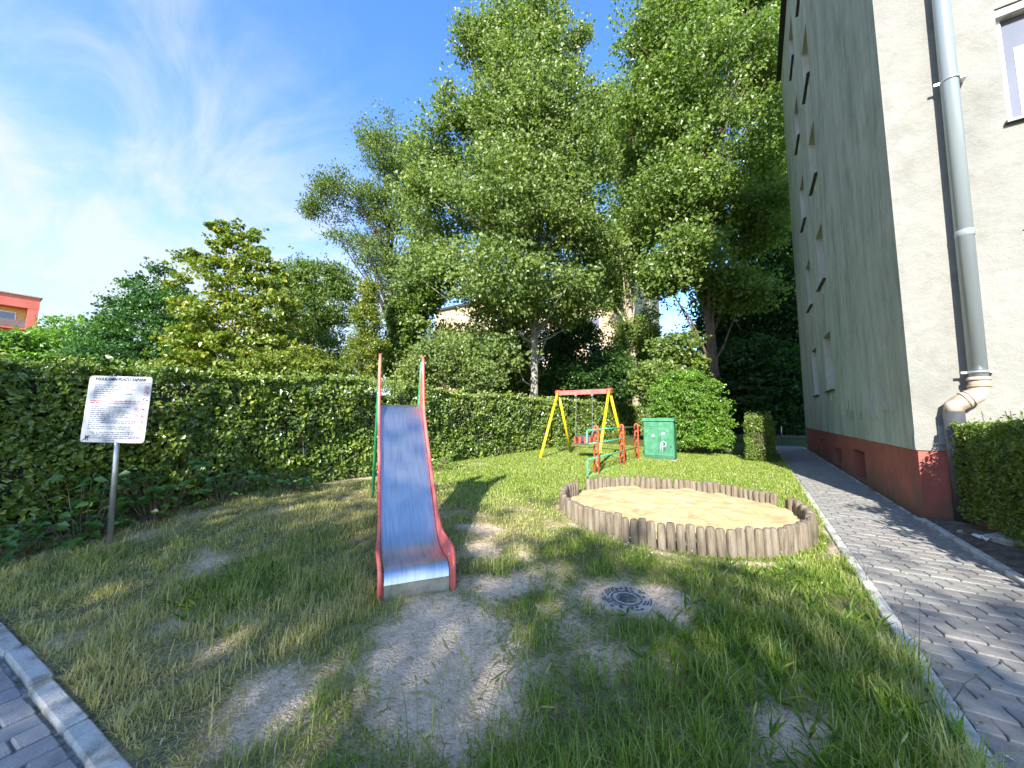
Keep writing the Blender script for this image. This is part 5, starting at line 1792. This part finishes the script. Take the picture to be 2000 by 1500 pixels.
FW = np.array([-math.sin(YAW), math.cos(YAW)])


def blades(rng, x, y, h, w, lean, rnd, dry):
    m = len(x)
    z = terrain(x, y) - .006
    az = rng.uniform(0, 2 * np.pi, m)
    dx, dy = np.cos(az), np.sin(az)
    fx, fy = -dy, dx                                   # blade width direction
    lx = lean * h
    def pt(t, s):
        bend = t ** 1.8
        return np.stack([x + dx * lx * bend + fx * w * s, y + dy * lx * bend + fy * w * s, z + h * t * (1 - .28 * lean * bend)], 1)
    v = np.stack([pt(0.0, -.5), pt(0.0, .5), pt(.55, .42), pt(.55, -.42), pt(1.0, 0)], 1).reshape(-1, 3)
    i = np.arange(m)[:, None] * 5
    return v, np.concatenate([i, i + 1, i + 2, i + 3], 1), np.concatenate([i + 3, i + 2, i + 4], 1), np.repeat(rnd, 5), np.repeat(dry, 5)


def lush(x, y):
    """tall green tufts: lower right foreground and scattered clumps"""
    l = .95 * sstep(-1.1, -.2, x) * (1 - sstep(2.6, 3.6, y)) + .9 * np.exp(-((x + .85) ** 2 + (y - 1.2) ** 2) / .10) + .9 * np.exp(-((x + 3.1) ** 2 + (y - 1.25) ** 2) / .20) \
        + .7 * np.exp(-((x + 4.7) ** 2 + (y - .75) ** 2) / .16) + .6 * np.exp(-((x + 1.6) ** 2 + (y - .95) ** 2) / .03) + .6 * np.exp(-((x + 2.45) ** 2 + (y - 1.55) ** 2) / .05)
    return np.clip(l, 0, 1)


def dryness(x, y):
    d = .72 * sstep(-1.25, -2.3, x) * (1 - sstep(3.2, 5.0, y)) * (.2 + 1.25 * fbm(x, y, 1.6, 91))
    d = d + .5 * np.exp(-((x + 2.4) ** 2 / .9 + (y - .62) ** 2 / .09))
    d = d * (1 - .85 * lush(x, y)) + .16 * fbm(x, y, 2.5, 92) + .35 * sstep(.62, .8, fbm(x, y, 1.3, 95)) * (1 - sstep(3.5, 4.5, y))
    return np.clip(d, 0, 1)


rng = np.random.default_rng(5)
NB = 1500000
gx0, gx1, gy0, gy1 = -5.75, .62, .1, 14.0
x = rng.uniform(gx0, gx1, NB)
y = rng.uniform(gy0, gy1, NB)
Dp = x * FW[0] + y * FW[1]
area_ = (gx1 - gx0) * (gy1 - gy0)
want = np.interp(Dp, [0, 1.2, 2.2, 4, 7, 12], [6500, 7000, 6200, 4800, 3000, 2000])
sa_ = sand_amount(x, y)
tuft = fbm(x, y, 5.5, 61, 3)
dens = np.clip(1.18 - 1.75 * sa_, 0, 1) ** 1.5
fore = 1 - sstep(3.4, 4.6, y)
dens = dens * (1 - fore * (1 - np.clip(.30 + 1.9 * sstep(.34, .6, tuft), 0, 1)) * (1 - .6 * lush(x, y)))
keep = rng.random(NB) < dens * want * area_ / NB
keep &= y > front_edge(x) + .015
keep &= np.hypot(x - SC[0], y - SC[1]) > SR + .03
keep &= np.hypot(x + .785, y - 2.595) > .21
sx_, sy_ = x - SL[0], y - SL[1]
su, sc_ = sx_ * -.819 + sy_ * .573, sx_ * .573 + sy_ * .819
keep &= ~((np.abs(sc_) < .25) & (su > -.06) & (su < .45))
keep &= ~((np.abs(x + 2.265) < .44) & (np.abs(y - 10.97) < .24))
x, y, Dp, sa_, tuft = x[keep], y[keep], Dp[keep], sa_[keep], tuft[keep]
lu, dy_ = lush(x, y), dryness(x, y)
m = len(x)
fore = 1 - sstep(3.4, 4.6, y)
h = fore * (.026 + .045 * sstep(.35, .75, tuft) + .08 * lu * (.3 + tuft) + .012 * dy_) + (1 - fore) * (.035 + .03 * rng.random(m))
edge = np.exp(-((x - .56) / .1) ** 2) * (y > 1.0)
h = (h + .05 * edge * rng.random(m)) * rng.uniform(.45, 1.35, m) * (1 - .5 * np.clip(sa_, 0, 1))
w = (.0026 + .0010 * Dp) * rng.uniform(.7, 1.4, m)
lean = np.clip(rng.normal(.55, .3, m), .05, 1.3)
dry_b = np.clip(dy_ * 1.15 + rng.normal(0, .22, m), 0, 1)
rnd = np.clip(rng.normal(.45, .22, m) + .25 * (fbm(x, y, 1.2, 71) - .5) + .24 * (1 - fore) + .22, 0, 1)
v, q, t_, ra, da = blades(rng, x, y, h, w, lean, rnd, dry_b)
MG = grass_mat()
gr_o = link('grass', fast_mesh('grass', v, [q, t_], {'rnd': ra, 'dry': da}), MG)
tag(gr_o, 'patchy lawn grass, dry and tufted in front and bright green behind', 'grass', None, 'stuff')
# matted thatch: short flat-lying straws and clippings
k = 120000
x = rng.uniform(-5.7, .6, k)
y = rng.uniform(.1, 4.6, k)
ok = (y > front_edge(x) + .01) & (np.hypot(x - SC[0], y - SC[1]) > SR + .03) & (np.hypot(x + .785, y - 2.595) > .2) & (rng.random(k) < np.clip(1.05 - 1.2 * sand_amount(x, y), .04, 1))
x, y = x[ok], y[ok]
m = len(x)
Dp = x * FW[0] + y * FW[1]
v, q, t_, ra, da = blades(rng, x, y, rng.uniform(.015, .04, m), (.002 + .0009 * Dp) * rng.uniform(.7, 1.3, m), rng.uniform(1.2, 2.6, m), rng.random(m), np.clip(.25 + .8 * dryness(x, y) + rng.normal(0, .3, m), 0, 1))
v[:, 2] = np.maximum(v[:, 2], terrain(v[:, 0], v[:, 1]) + .003)
o_ = link('thatch', fast_mesh('thatch', v, [q, t_], {'rnd': ra, 'dry': da}), MG)
tag(o_, 'matted dead straw and clippings lying between the grass tufts', 'grass', None, 'stuff')
# crumbs of earth and small pebbles on the bare sand
k = 4000
x = rng.uniform(-3.6, .5, k)
y = rng.uniform(.4, 3.6, k)
ok = (y > front_edge(x) + .02) & (sand_amount(x, y) > .3) & (np.hypot(x - SC[0], y - SC[1]) > SR + .03)
x, y = x[ok], y[ok]
m = len(x)
sz = .0025 + .006 * rng.random(m) ** 3
oc = np.array([[1, 0, 0], [0, 1, 0], [-1, 0, 0], [0, -1, 0], [0, 0, .7], [0, 0, -.7]])
pv = (oc[None] * (1 + .35 * rng.normal(size=(m, 6, 1)))) * sz[:, None, None] + np.stack([x, y, terrain(x, y) + .001], 1)[:, None, :]
tri = np.array([[0, 1, 4], [1, 2, 4], [2, 3, 4], [3, 0, 4], [1, 0, 5], [2, 1, 5], [3, 2, 5], [0, 3, 5]])
pf = (tri[None] + (np.arange(m) * 6)[:, None, None]).reshape(-1, 3)
o_ = link('pebbles', fast_mesh('pebbles', pv.reshape(-1, 3), [pf], {'rnd': np.repeat(rng.random(m), 6)}),
          leafmat('pebble', [(0.0, (0.22, 0.16, 0.10)), (0.4, (0.48, 0.37, 0.26)), (1.0, (0.72, 0.62, 0.5))], .02, .02))
tag(o_, 'crumbs of earth and small pebbles on the bare sandy ground', 'pebbles', None, 'stuff')
# long seed stalks and bent straws in the foreground
k = 1500
x = rng.uniform(-4.2, .6, k)
y = rng.uniform(.3, 3.4, k)
ok = (y > front_edge(x) + .03) & (np.hypot(x - SC[0], y - SC[1]) > SR + .05) & (rng.random(k) < .12 + .8 * lush(x, y) + .5 * dryness(x, y)) & (sand_amount(x, y) < .75)
x, y = x[ok], y[ok]
m = len(x)
v, q, t_, ra, da = blades(rng, x, y, rng.uniform(.12, .27, m), np.full(m, .0035), np.clip(rng.normal(.6, .4, m), .1, 1.5), rng.random(m), np.clip(dryness(x, y) + rng.normal(.15, .3, m), 0, 1))
o_ = link('grass_stalks', fast_mesh('grass_stalks', v, [q, t_], {'rnd': ra, 'dry': da}), MG)
tag(o_, 'long thin grass stalks standing over the near lawn', 'grass', None, 'stuff')
# broad-leaved weeds: rosettes of strap leaves
cs = []
for cx_, cy_, n_, s_ in ((-3.05, 1.22, 34, .38), (-.15, 2.3, 60, .5), (.35, 2.9, 40, .35), (.2, 1.75, 30, .3), (-.3, 3.1, 24, .4), (.42, 2.2, 26, .2), (.05, 3.55, 26, .35)):
    for _ in range(n_):
        cs.append((cx_ + rng.normal(0, s_ * .5), cy_ + rng.normal(0, s_ * .5)))
C_, A_, N_, L_ = [], [], [], []
for cx_, cy_ in cs:
    if cx_ > .6 or math.hypot(cx_ - SC[0], cy_ - SC[1]) < SR + .06:
        continue
    z = float(terrain(cx_, cy_))
    for t in range(rng.integers(4, 8)):
        a = rng.uniform(0, 6.28)
        el_ = rng.uniform(.35, 1.1)
        d = np.array([math.cos(a) * math.cos(el_), math.sin(a) * math.cos(el_), math.sin(el_)])
        l_ = rng.uniform(.06, .15)
        C_.append(np.array([cx_, cy_, z]) + d * l_ * .5)
        A_.append(d)
        N_.append(np.array([-d[0] * .8, -d[1] * .8, 1.0]))
        L_.append(l_)
L_ = np.array(L_)
o_ = link('weeds', leaf_mesh('weeds', np.array(C_), np.array(A_), np.array(N_), L_, L_ * .13, rng.random(len(L_)), .25), MG)
tag(o_, 'strap-leaved green weeds growing through the near lawn', 'weeds', None, 'stuff')
# foxtail seed heads in front of the slide
fx = MB()
for _ in range(60):
    if _ < 30:
        cx_, cy_ = rng.normal(-.98, .16), rng.normal(1.22, .12)
    else:
        cx_, cy_ = rng.uniform(-1.6, .4), rng.uniform(1.2, 3.0)
    z = float(terrain(cx_, cy_))
    dx_, dy2 = rng.normal(0, .06), rng.normal(0, .06)
    hh = rng.uniform(.16, .27)
    p0, p1, p2 = Vector((cx_, cy_, z)), Vector((cx_ + dx_ * .5, cy_ + dy2 * .5, z + hh * .6)), Vector((cx_ + dx_, cy_ + dy2, z + hh))
    fx.tube([p0, p1, p2], .0012, 4, caps=False)
    p3 = p2 + (p2 - p1).normalized() * rng.uniform(.035, .06) + Vector((dx_ * .2, dy2 * .2, -.01))
    fx.tube([p2, p2.lerp(p3, .3), p2.lerp(p3, .7), p3], [.0015, .0042, .0034, .001], 6, caps=False)
o_ = fx.build('foxtails', surf('green_straw', (0.16, 0.19, 0.055), (0.26, 0.26, 0.10), 30, 0.9))
tag(o_, 'pale green foxtail seed heads standing in front of the slide', 'grass', None, 'stuff')
# white clover heads in the sunny lawn
k = 900
x = rng.uniform(-5.2, .5, k)
y = rng.uniform(3.3, 11.5, k)
ok = (np.hypot(x - SC[0], y - SC[1]) > SR + .08) & (fbm(x, y, .9, 15) > .47)
x, y = x[ok], y[ok]
m = len(x)
c = np.stack([x, y, terrain(x, y) + rng.uniform(.03, .075, m)], 1)
c = np.repeat(c, 3, 0)
m *= 3
L_ = np.full(m, .013)
o_ = link('clover_flowers', leaf_mesh('clover_flowers', c, rng.normal(size=(m, 3)), rng.normal(size=(m, 3)) + np.array([0, 0, .5]), L_, L_, rng.random(m), 0), surf('clover_white', (0.62, 0.62, 0.5), (0.72, 0.7, 0.6), 9, .9))
tag(o_, 'tiny white clover heads dotting the sunny lawn', 'flowers', None, 'stuff')
# thin weed stalks leaning over the path edge
stk = MB()
for cx_, cy_, hh, dx_ in ((.66, 4.05, .24, .10), (.65, 3.95, .20, -.03), (.62, 2.75, .30, .03), (.63, 3.0, .22, -.02), (.66, 2.52, .2, .16), (.67, 3.3, .18, .05)):
    stk.tube([(cx_, cy_, 0), (cx_ + dx_ * .3, cy_, hh * .5), (cx_ + dx_, cy_ + .03, hh)], [.0022, .0018, .0014], 5)
    stk.tube([(cx_ + dx_, cy_ + .03, hh), (cx_ + dx_ * 1.05, cy_ + .03, hh + .018)], [.004, .003], 5)
o_ = stk.build('weed_stalks', surf('dry_stalk', (0.10, 0.10, 0.07), (0.16, 0.14, 0.1), 20, .9))
tag(o_, 'thin dark weed stalks leaning over the path edge', 'weeds', None, 'stuff')
# dead leaves and straw crumbs on paving and bare ground
k = 420
x = np.concatenate([rng.uniform(.62, 1.62, k // 2), rng.uniform(-3.8, .5, k - k // 2)])
y = np.concatenate([rng.uniform(1.6, 7.5, k // 2), rng.uniform(.3, 3.2, k - k // 2)])
x[:60] = rng.normal(.68, .03, 60)
y[:60] = rng.uniform(1.8, 4.5, 60)
z = np.where(x > .6, .004, np.where(y < front_edge(x), .02, terrain(x, y) + .006))
m = len(x)
L_ = rng.uniform(.008, .028, m)
n = rng.normal(0, .35, (m, 3)) + np.array([0, 0, 1.0])
o_ = link('litter', leaf_mesh('litter', np.stack([x, y, z], 1), rng.normal(size=(m, 3)) * np.array([1, 1, .15]), n, L_, L_ * .55, rng.random(m), .15),
          leafmat('dead_leaf', [(0.1, (0.14, 0.085, 0.045)), (0.5, (0.28, 0.21, 0.12)), (1.0, (0.55, 0.5, 0.38))], .1, .02))
tag(o_, 'dead leaf crumbs scattered on the paving and bare sand', 'litter', None, 'stuff')
